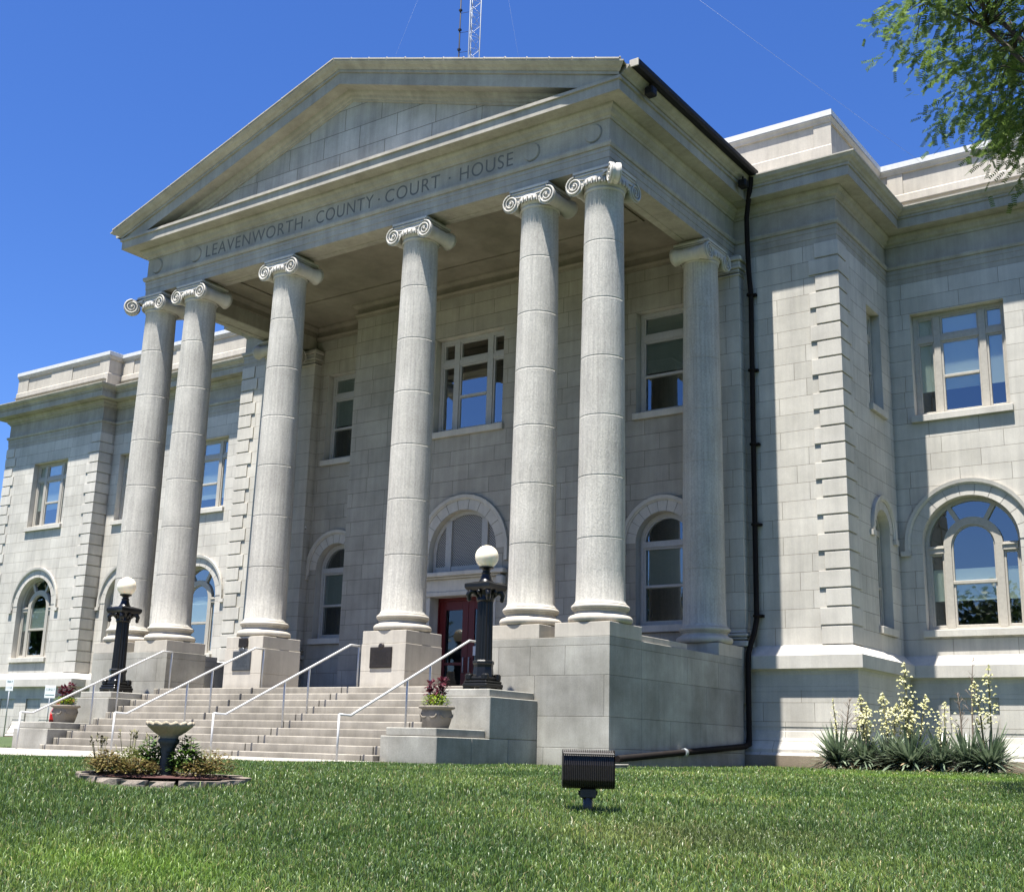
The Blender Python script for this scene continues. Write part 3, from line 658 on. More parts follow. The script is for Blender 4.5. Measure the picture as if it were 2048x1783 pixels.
# --- portico entablature
EY=.256; EX=7.745; BK=6.62
prof=[(-.72,12.46),(-.72,11.70),(-.70,11.675),(-.52,11.675),(-.515,11.69),(-.20,11.69),(-.195,11.675),(0,11.675),(0,11.835),(.012,11.838),(.012,11.99),(.024,11.993),(.024,12.085),(.06,12.09),(.085,12.15),(.085,12.20),(.0,12.225),(0,12.76),(.03,12.765),(.045,12.81),(.11,12.85),(.14,12.93),(.19,12.98),(.20,13.03),(.53,13.035),(.565,13.02),(.565,13.255),(.61,13.262),(.61,13.335),(.59,13.35)]
path=[(-EX,BK),(-EX,EY),(EX,EY),(EX,BK)]
b=MB(); b.sweep(path,prof)
# front shelf on top of the corona, running back to the tympanum
b.face([(-EX-.59,EY-.59,13.35),(EX+.59,EY-.59,13.35),(EX,EY+.02,13.49),(-EX,EY+.02,13.49)])
cim=[(.59,13.35),(.63,13.36),(.66,13.40),(.74,13.44),(.78,13.495),(.80,13.505),(.80,13.545),(.1,13.75)]
for s in (-1,1):
    pth=[(s*EX,EY-.55),(s*EX,BK)]; pth=pth if s>0 else pth[::-1]; b.sweep(pth,cim,cap0=True,cap1=True)
ENT=b.build('entablature',M['cornice'],CH,recalc=False)
ENT['label']='portico entablature carrying the carved inscription'
# frieze discs and inscription
for x in (-7.33,-5.69,5.69,7.33):
    b=MB(); b.lathe([(0,-.0),(.205,-.0)],(x,EY-.002,12.50),28,axis='y',caps=False); b.lathe([(.20,-.028),(.0,-.028)],(x,EY,12.50),28,axis='y',caps=False); b.lathe([(.222,-.0),(.20,-.028)],(x,EY,12.50),28,axis='y',caps=False,m=0)
    b.lathe([(.232,-.003),(.222,-.003)],(x,EY,12.50),20,axis='y',caps=False,m=1,a0=-pi*.62,a1=pi*.22)  # dark arc paints the disc's shadow along its lower right
    b.build('frieze_disc',[M['cornice'],M['engrave']],ENT)
def text_mesh(body,x0,x1,z0,h,y,mat,parent,name,off=-.008):
    cu=bpy.data.curves.new(name,'FONT'); cu.body=body; cu.size=1; cu.extrude=.006; cu.offset=off; cu.space_character=1.12
    o=bpy.data.objects.new(name,cu); COL.objects.link(o); bpy.context.view_layer.update()
    dg=bpy.context.evaluated_depsgraph_get(); me=bpy.data.meshes.new_from_object(o.evaluated_get(dg)); bpy.data.objects.remove(o); bpy.data.curves.remove(cu)
    co=np.empty(len(me.vertices)*3); me.vertices.foreach_get('co',co); co=co.reshape(-1,3); mn,mx=co.min(0),co.max(0)
    out=np.empty_like(co); out[:,0]=x0+(co[:,0]-mn[0])/(mx[0]-mn[0])*(x1-x0); out[:,2]=z0+(co[:,1]-mn[1])/(mx[1]-mn[1])*h; out[:,1]=y-co[:,2]*.6
    me.vertices.foreach_set('co',out.ravel()); me.materials.clear(); me.materials.append(mat)
    ob=bpy.data.objects.new(name,me); COL.objects.link(ob); ob.parent=parent; return ob
for w,x0,x1 in (('LEAVENWORTH',-5.26,-1.55),('COUNTY',-1.05,.90),('COURT',1.30,3.02),('HOUSE',3.63,5.17)):
    text_mesh(w,x0,x1,12.32,.345,EY-.001,M['engrave'],ENT,'inscription')
b=MB()
for x in (-1.31,1.09,3.32): b.box(x-.022,x+.022,EY-.006,EY-.001,12.46,12.504)
b.build('inscription',M['engrave'],ENT)
# --- pediment
SL=.3285; ZA=16.33
rk=[(.10,-.02),(.82,0),(.82,-.035),(.795,-.05),(.74,-.10),(.67,-.135),(.63,-.175),(.605,-.18),(.605,-.25),(.56,-.255),(.56,-.575),(.53,-.56),(.20,-.555),(.17,-.62),(.10,-.66),(.08,-.72),(.04,-.745),(.03,-.80),(0,-.81)]
b=MB()
for s in (-1,1):
    A=[];E_=[]
    for o,h in rk:
        xe=min(EX+max(o,.59),(ZA+h-13.36)/SL) if h>-.18 else min(EX+.59,(ZA+h-13.34)/SL)
        A.append(b.v((0,EY-o,ZA+h))); E_.append(b.v((s*xe,EY-o,ZA+h-SL*xe)))
    for k in range(len(rk)-1):
        q=[A[k],E_[k],E_[k+1],A[k+1]]; b.f(q if s>0 else q[::-1])
PED=b.build('pediment',M['cornice'],CH)
b=MB(); t=(ZA-.80-13.40)/SL; b.face([(-t,EY+.004,13.40),(t,EY+.004,13.40),(0,EY+.004,ZA-.80)]); b.build('tympanum',M['tymp'],PED)
# raking coping tiles with raised ribs, and the gable roof
b=MB()
for s in (-1,1):
    x=0; 
    while x<8.45:
        x1=min(x+.605,8.545); h=.035+random.uniform(-.006,.006)
        P=lambda xx,y,dz:(s*xx,y,ZA-SL*xx+dz)
        q=[P(x+.006,EY-.84,.004),P(x1-.006,EY-.84,.004),P(x1-.006,EY-.84,h),P(x+.006,EY-.84,h)]; b.face(q if s>0 else q[::-1])
        q=[P(x+.006,EY-.84,h),P(x1-.006,EY-.84,h),P(x1-.006,EY+.5,h+.03),P(x+.006,EY+.5,h+.03)]; b.face(q if s>0 else q[::-1])
        q=[P(x+.006,EY-.84,.004),P(x+.006,EY-.2,.004),P(x1-.006,EY-.2,.004),P(x1-.006,EY-.84,.004)]; b.face(q if s>0 else q[::-1])
        q=[P(x+.006,EY-.84,.004),P(x+.006,EY-.84,h),P(x+.006,EY+.5,h+.03),P(x+.006,EY+.5,.0)]; b.face(q)
        q=[P(x1-.006,EY-.84,.004),P(x1-.006,EY-.84,h),P(x1-.006,EY+.5,h+.03),P(x1-.006,EY+.5,.0)]; b.face(q)
        for yy in (0,): 
            c=P(x1,EY-.80,h+.012); b.sphere(c,.022,8,6,sc=(1,1.4,1))
        x=x1
b.build('coping',M['base'],PED)
b=MB(); xe=8.3
for s in (-1,1):
    q=[(0,EY+.3,ZA-.02),(s*xe,EY+.3,ZA-.02-SL*xe),(s*xe,16,ZA-.02-SL*xe),(0,16,ZA-.02)]; b.face(q if s>0 else q[::-1])
b.build('gable_roof',M['roof'],CH)
# --- ceiling of the portico with stepped border mouldings
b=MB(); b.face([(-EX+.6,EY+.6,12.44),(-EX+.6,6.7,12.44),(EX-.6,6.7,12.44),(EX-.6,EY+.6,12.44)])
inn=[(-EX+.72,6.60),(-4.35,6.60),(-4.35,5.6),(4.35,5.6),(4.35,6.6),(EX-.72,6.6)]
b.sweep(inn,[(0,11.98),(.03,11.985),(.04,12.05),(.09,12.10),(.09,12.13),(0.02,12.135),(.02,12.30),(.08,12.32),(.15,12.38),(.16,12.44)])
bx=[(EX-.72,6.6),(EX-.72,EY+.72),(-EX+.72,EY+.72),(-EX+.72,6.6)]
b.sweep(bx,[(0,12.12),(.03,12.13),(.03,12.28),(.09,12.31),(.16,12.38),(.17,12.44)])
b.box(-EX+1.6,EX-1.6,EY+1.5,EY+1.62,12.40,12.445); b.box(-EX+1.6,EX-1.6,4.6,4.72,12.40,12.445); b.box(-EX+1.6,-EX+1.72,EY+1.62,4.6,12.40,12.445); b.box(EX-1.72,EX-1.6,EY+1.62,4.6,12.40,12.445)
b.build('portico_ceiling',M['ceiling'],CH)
# --- columns
def shaft_mesh(b,c):
    z0,z1=2.165,11.13; P=[]
    joints=[3.46,4.745,6.03,7.315,8.615,9.93]
    def rad(z):
        t=(z-z0)/(z1-z0); return .498-.076*(t**1.6)
    zs=sorted(set([z0,z1]+[z0+(z1-z0)*k/14 for k in range(15)]))
    ev=[(z,0) for z in zs]
    for j in joints: ev+=[(j-.05,0),(j+.05,0),(j-.025,0),(j+.025,0),(j-.007,0),(j-.003,-.007),(j+.003,-.007),(j+.007,0)]
    ev.sort()
    P=[(.55,z0-.03),(.53,z0),(.508,z0+.05)]+[(rad(z)+d,z) for z,d in ev if z>z0+.08 and z<z1-.05]+[(rad(z1),z1),(rad(z1)+.025,z1+.03)]
    b.lathe(P,(c[0],c[1],0),56,caps=False)
def base_mesh(b,c):
    T=lambda r0,zc,rr,n=7:[(r0+rr*math.sin(pi*k/n),zc-rr*math.cos(pi*k/n)) for k in range(n+1)]
    P=[(.40,1.747)]+T(.575,1.83,.083)+[(.565,1.915),(.565,1.93),(.535,1.945),(.523,1.975),(.535,2.0),(.565,2.012),(.565,2.025)]+T(.55,2.075,.05,6)+[(.552,2.127),(.552,2.145),(.53,2.15)]
    b.lathe(P,(c[0],c[1],0),48,caps=False)
def spiral_face(b,c,fx,axis_n,r=.215,turns=2.1,hand=1):
    """volute face: disc + raised spiral fillet. fx: in-plane horizontal unit vec, axis_n: outward normal"""
    c=Vector(c); fx=Vector(fx); nn=Vector(axis_n); up=Vector((0,0,1)); n=26
    cen=b.v(c); ringv=[b.v(c+(fx*math.cos(2*pi*k/n)+up*math.sin(2*pi*k/n))*r) for k in range(n)]
    for k in range(n): b.f([cen,ringv[k],ringv[(k+1)%n]],0,False)
    pts=[];rs=[]; m=int(turns*18)
    for k in range(m+1):
        t=k/m; a=pi/2+hand*turns*2*pi*t; rr=(r-.012)*(1-t)**.92+.045*t
        pts.append(c+(fx*math.cos(a)+up*math.sin(a))*rr+nn*.014); rs.append(.027*(1-t)+.013*t)
    b.tube(pts,rs,6); b.sphere(c+nn*.01,.036,8,6)
def capital_mesh(b,c,kind='normal',sx=1):
    ox,oy=c[0],c[1]; zc=11.285; vx=.485; rv=.225
    def G(p): 
        if kind=='side': return (ox-p[1]*sx,oy+p[0]*1.0,p[2]) if sx<0 else (ox-p[1],oy+p[0],p[2])
        return (ox+p[0]*sx,oy+p[1],p[2])
    b.T=G
    b.lathe([(.43,11.10),(.455,11.125),(.46,11.15),(.44,11.17),(.445,11.18),(.485,11.22),(.525,11.30),(.535,11.37),(.52,11.39)],(0,0,0),40,caps=False)
    for k in range(28):
        a=2*pi*(k+.5)/28; b.sphere((.525*math.cos(a),.525*math.sin(a),11.275),.043,6,5,sc=(1,1,1.6))
        a=2*pi*k/28; b.box(.545*math.cos(a)-.01,.545*math.cos(a)+.01,.545*math.sin(a)-.01,.545*math.sin(a)+.01,11.22,11.34)
    # canalis slab and abacus
    b.box(-.48,.48,-.455,.455,11.375,11.51,c=.012)
    b.box(-.515,.515,-.475,.475,11.505,11.55,c=.018); b.box(-.53,.53,-.488,.488,11.548,11.612,c=.006); b.box(-.46,.46,-.36,.36,11.60,11.676)
    def canalis(y,sg):
        n=12
        for k in range(n):
            u0=-vx+2*vx*k/n; u1=-vx+2*vx*(k+1)/n; sag=lambda u:11.40+.035*(u/vx)**2-.0
            b.face([(u0,y,sag(u0)-.03),(u1,y,sag(u1)-.03),(u1,y,11.49),(u0,y,11.49)][::sg])
        b.tube([(-vx+2*vx*k/n,y+.006*(-1 if sg>0 else 1),11.495) for k in range(n+1)],.02,6); b.tube([(-vx+2*vx*k/n,y+.006*(-1 if sg>0 else 1),11.375+.04*((-vx+2*vx*k/n)/vx)**2) for k in range(n+1)],.018,6)
    def bolster(x,y0,y1):
        L=y1-y0; pr=[]
        for k in range(15):
            t=k/14; r=.125+.10*abs(2*t-1)**1.5
            if abs(t-.5)<.18: r+=.012*(1+math.cos((t-.5)*90))
            pr.append((r,y0+L*t))
        b.lathe(pr,(x,0,zc),26,axis='y')
    if kind in('normal','side'):
        for x,hand in ((-vx,1),(vx,-1)):
            bolster(x,-.475,.475)
            spiral_face(b,(x,-.478,zc),(1,0,0),(0,-1,0),rv,2.1,hand); spiral_face(b,(x,.478,zc),(1,0,0),(0,1,0),rv,2.1,hand)
        canalis(-.473,1); canalis(.473,-1)
    else:
        # inner volute (front) with bolster running back, side volute (rear) with bolster running inward, diagonal corner volute
        bolster(-vx,-.475,.42); spiral_face(b,(-vx,-.478,zc),(1,0,0),(0,-1,0),rv,2.1,1)
        pr=[(.150+.075*abs(2*k/14-1)**1.6,-.42+.92*k/14) for k in range(15)]; b.lathe(pr,(0,vx,zc),26,axis='x'); spiral_face(b,(.503,vx,zc),(0,1,0),(1,0,0),rv,2.1,-1)
        canalis(-.473,1)
        n=12; sag=lambda u:11.40+.035*(u/vx)**2
        for k in range(n):
            u0=-vx+2*vx*k/n; u1=-vx+2*vx*(k+1)/n; b.face([(.50,u0,sag(u0)-.03),(.50,u1,sag(u1)-.03),(.50,u1,11.49),(.50,u0,11.49)])
        b.tube([(.506,-vx+2*vx*k/n,11.495) for k in range(n+1)],.02,6); b.tube([(.506,-vx+2*vx*k/n,11.375+.04*((-vx+2*vx*k/n)/vx)**2) for k in range(n+1)],.018,6)
        d=.7071; cc=Vector((.585,-.585,zc)); ax=Vector((d,d,0)); th=.085
        N_=26; fx=Vector((d,-d,0)); up=Vector((0,0,1)); rows=[]
        for q,rr in ((-th,rv),(-th*.45,rv*1.0),(-.014,rv*.90),(.014,rv*.90),(th*.45,rv*1.0),(th,rv)):
            rows.append([b.v(cc+ax*q+(fx*math.cos(2*pi*k/N_)+up*math.sin(2*pi*k/N_))*rr) for k in range(N_)])
        for i in range(5):
            for k in range(N_): b.f([rows[i][k],rows[i][(k+1)%N_],rows[i+1][(k+1)%N_],rows[i+1][k]],0,True)
        spiral_face(b,cc-ax*(th+.003),fx,-ax,rv,2.1,-1); spiral_face(b,cc+ax*(th+.003),fx,ax,rv,2.1,-1)
        b.face([(.25,-.50,11.40),(.52,-.60,11.42),(.60,-.52,11.42),(.50,-.25,11.40),(.50,-.25,11.50),(.60,-.50,11.50),(.50,-.60,11.50),(.25,-.50,11.50)])
    b.T=None
CY=.626; XF,XE,XC=7.41,5.71,2.216; RY=5.33
cols=[(-XF,CY,'corner',-1,'left corner column with diagonal scroll'),(-XE,CY,'normal',1,None),(-XC,CY,'normal',1,None),(XC,CY,'normal',1,None),(XE,CY,'normal',1,None),(XF,CY,'corner',1,'right corner column with diagonal scroll'),(-XF,RY,'side',-1,'rear column beside the wall'),(XF,RY,'side',1,'rear column beside the wall')]
for x,y,k,sx,lab in cols:
    e=bpy.data.objects.new('column',None); COL.objects.link(e); e.parent=CH
    if lab: e['label']=lab
    b=MB(); shaft_mesh(b,(x,y)); b.build('shaft',M['shaft'],e)
    b=MB(); base_mesh(b,(x,y)); b.build('column_base',M['base'],e)
    b=MB(); capital_mesh(b,(x,y),k,sx); b.build('capital',M['smooth'],e)
# --- pilasters
for s in (-1,1):
    b=MB(); x0,x1=sorted((s*6.78,s*7.99)); Y0=6.30
    b.box(x0,x1,Y0,6.63,1.77,11.14)
    for a,z0,z1 in ((.10,1.76,1.90),(.06,1.93,1.99),(.08,2.0,2.08),(.03,2.08,2.14)): b.box(x0-a,x1+a,Y0-a,6.62,z0,z1,c=.025)
    for a,z0,z1 in ((.035,11.12,11.17),(.02,11.2,11.30),(.07,11.30,11.38),(.05,11.38,11.50),(.11,11.50,11.61)): b.box(x0-a,x1+a,Y0-a,6.62,z0,z1,c=.015)
    b.box(x0-.02,x1+.02,Y0-.02,6.62,11.60,11.674)
    b.build('pilaster',M['ashlar'],CH)
# --- pedestals, plinths and portico side walls
def blocks(b,x0,x1,y0,y1,rows,c=.006,seed=1):
    r=random.Random(seed)
    for z0,z1,ws in rows:
        xs=[x0]+[x0+(x1-x0)*w for w in ws]+[x1]
        for i in range(len(xs)-1): b.box(xs[i]+.0015,xs[i+1]-.0015,y0,y1,z0+.0015,z1-.0015,c=c)
PW=1.28; ZP=1.745; ZPb=1.46
for s in (-1,1):
    b=MB(); a,c=sorted((s*5.0,s*8.0)); m=(lambda ws: ws if s>0 else [1-w for w in ws][::-1])
    rows=[(1.29,1.46,m([])),(.711,1.29,m([.12,.38,.66])),(-.08,.711,m([.42,.96])),(-.678,-.08,m([.28])),(-1.6,-.678,m([.5]))]
    blocks(b,a,c,0,PW,rows)
    # side wall
    xa,xb=sorted((s*6.9,s*8.0))
    for z0,z1,ys in ((1.29,1.46,[]),(.711,1.29,[1.28,3.3,4.8]),(-.08,.711,[2.0,4.2]),(-.678,-.08,[1.28,2.5,3.9]),(-1.6,-.678,[3.0])):
        yy=[1.28]+[q for q in ys if q>1.3]+[6.13]
        for i in range(len(yy)-1): b.box(xa,xb,yy[i]+.0015,yy[i+1]-.0015,z0+.0015,z1-.0015,c=.006)
    b.build('pedestal',M['pedestal'],CH)
    for (xa,xb,ya,yb,za,zb) in ((8.0-PW,8.0,.0015,PW,ZPb+.001,ZP),(5.06,6.34,.012,PW,ZPb+.001,ZP),(6.75,7.997,4.85,6.12,ZPb+.001,ZP),(6.95,7.94,1.30,3.4,ZPb+.001,ZPb+.13),(6.75,8.0,6.13,6.63,.45,ZP)):
        b=MB(); x0,x1=sorted((s*xa,s*xb)); b.box(x0,x1,ya,yb,za,zb,c=.006); b.build('plinth',M['base'],CH)
    b=MB(); x0,x1=sorted((s*1.575,s*2.857)); 
    for z0,z1 in ((.47,.86),(.86,1.455)): b.box(x0,x1,.0,PW,z0+.001,z1-.001,c=.006)
    b.box(x0+.01,x1-.01,.012,PW-.012,1.457,ZP,c=.008)
    b.build('pedestal',M['base'],CH)
# --- gutters, downspout
for s in (1,-1):
    b=MB()
    P=[(8.50,13.56),(8.55,13.52),(8.70,13.50),(8.745,13.56),(8.745,13.655),(8.73,13.655),(8.70,13.57),(8.55,13.60)]
    A=[b.v((s*x,-.20,z)) for x,z in P]; B2=[b.v((s*x,5.95,z-.0)) for x,z in P]
    for k in range(len(P)-1): b.f([A[k],B2[k],B2[k+1],A[k+1]])
    b.f(A); b.f(B2)
    b.build('gutter',M['gutter'],CH)
    b=MB(); b.box(s*8.52,s*8.74,-.235,-.205,13.50,13.67,c=.006); b.build('gutter_end_cap',M['base'],CH)
b=MB(); b.tube([(8.60,5.85,13.50),(8.45,6.05,13.2),(8.28,6.22,12.6),(8.25,6.30,11.95),(8.22,6.42,11.2),(8.24,6.48,10.6),(8.22,6.48,6),(8.21,6.48,2.42),(8.19,6.40,2.15),(8.10,6.22,1.62),(8.10,6.18,1.2),(8.10,6.17,-.30),(8.10,6.15,-.46),(8.10,5.95,-.52),(8.12,.12,-.86)],.064,12)
ds=b.build('downspout',M['pipe'],CH)
for z in (10.6,8.6,6.7,4.7,2.5):
    b=MB(); b.lathe([(.088,-.03),(.10,-.02),(.10,.02),(.088,.03)],(8.225,6.48,z),12); b.box(8.20,8.36,6.50,6.60,z-.03,z+.03); b.build('bracket',M['pipe'],ds)
b=MB(); b.lathe([(.084,-.05),(.086,0),(.084,.05)],(8.115,2.9,-.7),12,axis='y'); b.build('clamp',M['galv'],ds)

# ------------------------------------------------------------------ entrance stairs
ST=thing('entrance_stairs','wide flight of pale stone steps between low stepped cheek walls at the portico','stairs',(0,-1.8,-1.0))
class Off:   # parent offset helper: parts are modelled in world metres, parent sits at its base
    pass
def attach(o,p):
    o.parent=p; o.matrix_parent_inverse=Matrix.Translation(p.location).inverted() if tuple(p.rotation_euler)==(0,0,0) else p.matrix_world.inverted(); return o
TR=.34; RI=.157; ZL=.505
for k in range(10):
    z1=ZL-RI*k; z0=z1-RI-(.03 if k<9 else .25); y0=-.30-TR*k; y1=y0+TR+.06 if k else 6.58
    b=MB(); js=[-5.02,-4.89,-1.49,1.32,4.725,5.02]
    for i in range(5): b.box(js[i]+(.011 if i else 0),js[i+1]-(.011 if i<4 else 0),y0,y1 if k else .6,z0,z1,c=.012)
    b.box(-5.0,5.0,y0+.03,y0+.2,z0,z1-.02,m=1)
    if k==0: b.box(-7.2,7.2,.602,6.58,z0+.02,z1-.004)
    attach(b.build('step',[M['step'],M['dark_joint']]),ST)
b=MB(); b.box(-5.0,5.0,-3.2,5.5,-1.5,-.95); b.box(-5.0,5.0,-1.5,5.5,-.95,-.2); attach(b.build('stair_core',M['dark_joint']),ST)
for s in (-1,1):
    b=MB(); X=lambda a,c: sorted((s*a,s*c))
    for (a,c,y0,y1,z0,z1) in ((5.03,6.35,-3.19,-2.15,-.555,-1.6),(5.03,6.35,-2.147,-.985,-.555,-1.6),(5.03,6.35,-.982,-.003,-.555,-1.6),(5.03,6.35,-1.61,-.003,.222,-.5515),):
        x0,x1=X(a,c); b.box(x0,x1,y0,y1,z0,z1,c=.012)
    ck=attach(b.build('cheek_wall',M['pedestal']),ST)
    b=MB(); x0,x1=X(5.08,6.26); b.box(x0,x1,-3.10,-1.615,-.551,-.405,c=.012); b.box(x0,x1,-1.52,-.006,.226,.370,c=.012); o=b.build('coping',M['pedestal'],ck)
# ------------------------------------------------------------------ handrails
GH='metal handrails on the entrance stairs'
rl={-4.82:'leftmost handrail of the stairs, in front of the left stone planter',-1.52:'second handrail from the left on the stairs, rising beside the plaque with two signs',1.50:'second handrail from the right on the stairs, ending left of the square plaque pier',4.80:'rightmost handrail of the stairs, ending behind the near black lamp post'}
for x,lab in rl.items():
    h=thing('handrail',lab,'handrail',(x,-4.07,gz1(x,-4.07)),GH)
    zb=-.215
    A=(0,0,zb); Bp=(0,.30,zb-.012); T=(0,3.80,1.425); E2=(0,4.10,1.42)
    zz=h.location.z
    L=lambda p:(p[0],p[1],p[2]-zz)
    b=MB(); b.tube([L((0,-.0,zb)),L(Bp),L(T),L(E2)],.024,10); b.build('top_rail',M['rail'],h)
    sl=(1.425-zb+.012)/3.5
    for yy,bz in ((0,gz1(x,-4.07)),(1.86,None),(2.55,None),(4.08,.5)):
        zt=zb if yy==0 else (1.42 if yy>4 else zb-.012+sl*(yy-.30))
        if bz is None:
            yw=-4.07+yy; k=math.floor((-.30-yw)/TR)+1; bz=ZL-RI*max(0,k)
            
        b=MB(); b.tube([L((0,yy,bz)),L((0,yy,zt-.0))],.021,8); b.build('post',M['rail'],h)
# ------------------------------------------------------------------ globe lamps
def make_lamp(x,label):
    t=thing('globe_lamp',label,'lamp post',(x,-.94,.37),'black globe lamps flanking the stairs')
    I=M['black_iron']
    b=MB()
    for sx in (-1,1):
        for sy in (-1,1): b.box(sx*.11,sx*.285,sy*.11,sy*.285,0,.06,c=.012)
    b.box(-.295,.295,-.295,.295,.055,.13,c=.02); b.box(-.275,.275,-.275,.275,.13,.185,c=.02)
    for sx in (-1,1):
        for sy in (-1,1): b.box(sx*.13,sx*.265,sy*.13,sy*.265,.18,.32,c=.03)
    b.box(-.22,.22,-.22,.22,.18,.27,c=.03); b.build('base',I,t)
    b=MB(); b.lathe([(.215,.26),(.21,.30),(.205,.36),(.195,.45),(.20,.50),(.215,.52),(.215,.56),(.19,.585)],(0,0,0),8,smooth=False)
    n=16
    for z0,z1,r0,r1 in ((.58,1.80,.172,.155),):
        rows=[]
        for z,r in ((z0,r0),(z1,r1)):
            rows.append([b.v(((r-(.018 if k%2 else 0))*math.cos(pi*k/n),(r-(.018 if k%2 else 0))*math.sin(pi*k/n),z)) for k in range(2*n)])
        for k in range(2*n): b.f([rows[0][k],rows[0][(k+1)%(2*n)],rows[1][(k+1)%(2*n)],rows[1][k]])
    b.lathe([(.165,1.74),(.18,1.76),(.18,1.79),(.16,1.82),(.17,1.90),(.215,1.97),(.22,1.99)],(0,0,0),24); b.build('shaft',I,t)
    b=MB()
    for k in range(4):
        a=pi/4+k*pi/2; c,s_=math.cos(a),math.sin(a)
        P=lambda r,z:(r*c,r*s_,z)
        b.tube([P(.13,1.70),P(.16,1.84),P(.22,1.93),P(.31,1.94),P(.35,1.87),P(.335,1.80),P(.30,1.83)],[.02,.035,.05,.055,.05,.04,.025],8)
        b.sphere(P(.335,1.78),.045,8,6)
        a=k*pi/2; c,s_=math.cos(a),math.sin(a); b.tube([P(.13,1.76),P(.16,1.88),P(.21,1.95),P(.245,1.93),P(.23,1.87)],[.02,.03,.04,.035,.02],8)
    # concave square plate
    n=10; top=[]
    for z,sc in ((1.955,.86),(1.985,.95),(2.02,1.0),(2.085,1.0),(2.10,.92),(2.14,.50)):
        row=[]
        for k in range(4):
            a0=pi/4+k*pi/2; a1=a0+pi/2
            p0=Vector((math.cos(a0),math.sin(a0)))*.435*sc; p1=Vector((math.cos(a1),math.sin(a1)))*.435*sc
            for j in range(n):
                u=j/n; p=p0.lerp(p1,u); p*=1-.13*math.sin(pi*u)*(1 if sc>.6 else .2); row.append(b.v((p.x,p.y,z)))
        top.append(row)
    m=len(top[0])
    for i in range(len(top)-1):
        for k in range(m): b.f([top[i][k],top[i][(k+1)%m],top[i+1][(k+1)%m],top[i+1][k]])
    b.f(top[0][::-1]); b.f(top[-1])
    b.build('capital',I,t)
    b=MB(); b.lathe([(.20,2.11),(.15,2.15),(.12,2.20),(.095,2.28),(.085,2.30),(.10,2.31),(.10,2.33),(.08,2.34),(.075,2.37),(.10,2.40),(.135,2.41),(.15,2.42),(.15,2.44)],(0,0,0),24); b.build('neck',I,t)
    b=MB(); b.sphere((0,0,2.645),.238,36,24); b.build('globe',M['globe'],t)
    return t
make_lamp(5.67,'black iron lamp with white globe on the right cheek wall, nearest the red door')
make_lamp(-5.65,'black iron lamp with white globe on the left cheek wall, partly behind a handrail')
# ------------------------------------------------------------------ plants
def leaf(b,p,d,up,L,w,m=0,droop=0.0,n=2):
    p=Vector(p); d=Vector(d).normalized(); up=Vector(up); sd=d.cross(up)
    if sd.length<.01: sd=d.cross(Vector((1,0,0)))
    sd.normalize(); pts=[]
    for k in range(n+1):
        t=k/n; q=p+d*L*t-Vector((0,0,1))*droop*L*t*t; ww=w*(math.sin(pi*min(.97,.12+.88*t))**.8)*.5; pts.append((q+sd*ww,q-sd*ww))
    for k in range(n): b.face([pts[k][0],pts[k+1][0],pts[k+1][1],pts[k][1]],m)
def rdir(zmin=-.2,zmax=1):
    a=random.uniform(0,2*pi); z=random.uniform(zmin,zmax); r=math.sqrt(max(0,1-z*z)); return Vector((r*math.cos(a),r*math.sin(a),z))
def pot_plant(loc,label):
    t=thing('potted_plant',label,'plant',loc,'maroon and lime plants in the stone planters')
    b=MB()
    for (cx,cz,r,nl) in ((-.15,.24,.11,64),(.11,.28,.11,64),(-.13,.38,.085,50),(.14,.44,.09,56),(0,.15,.15,50)):
        for k in range(nl):
            dd=rdir(-.5,1); p=Vector((cx,random.uniform(-.06,.06),cz))+dd*r*random.random()**.5
            leaf(b,p,dd+Vector((0,0,.25)),(0,0,1),random.uniform(.06,.11),random.uniform(.045,.075),0,.35)
    b.tube([(-.14,0,-.03),(-.15,0,.32)],.01,5); b.tube([(.12,0,-.03),(.14,0,.38)],.01,5)
    b.build('maroon_leaves',M['coleus'],t)
    b=MB()
    for k in range(760):
        a=random.uniform(0,2*pi); r=.27*math.sqrt(random.random()); p=Vector((r*math.cos(a),r*math.sin(a)*.9,random.uniform(.0,.19)*(1.15-2.2*r*r/.16*.3)))
        leaf(b,p,Vector((math.cos(a)*.7,math.sin(a)*.7,random.uniform(.1,1))),(0,0,1),random.uniform(.05,.10),random.uniform(.018,.03),0,.4)
    b.build('lime_leaves',M['lime'],t)
    return t
def make_pot(x,y,label):
    z=-.405; t=thing('planter',label,'planter',(x,y,z),'square concrete planters on the lower cheek walls')
    b=MB(); n=9
    prof=[(.19,0),(.205,.0),(.21,.03),(.235,.12),(.258,.22),(.258,.28),(.245,.325),(.24,.345),(.275,.36),(.30,.37),(.30,.405),(.285,.415),(.23,.41),(.22,.36)]
    def ring(r,z):
        P=[]
        for k in range(4*n):
            a=2*pi*k/(4*n); c,s_=math.cos(a),math.sin(a); e=.62; P.append(b.v((r*abs(c)**e*math.copysign(1,c),r*abs(s_)**e*math.copysign(1,s_),z)))
        return P
    R=[ring(r,zz) for r,zz in prof]
    for i in range(len(R)-1):
        for k in range(4*n): b.f([R[i][k],R[i][(k+1)%(4*n)],R[i+1][(k+1)%(4*n)],R[i+1][k]],0,True)
    b.f(R[0][::-1]); b.f(R[-1])
    b.build('pot',M['concrete_pot'],t)
    b=MB()
    for sx in (-1,1):   # moulded swags with end drops
        for face in (0,1):
            for u in (-1,1):
                pts=[((.06*u-.14*u*math.cos(pi*k/8)+.10*u)*.62,-.245,.27-.07*math.sin(pi*k/8)) for k in range(9)]
                if face==1: pts=[(-p[1]*sx,p[0],p[2]) for p in pts]
                elif sx>0: continue
                b.tube(pts,[.008+.012*math.sin(pi*k/8) for k in range(9)],6)
    b.build('swag',M['concrete_pot'],t)
    b=MB(); b.lathe([(.0,.385),(.235,.385)],(0,0,0),16,caps=False); b.build('soil',M['mulch'],t)
    return t
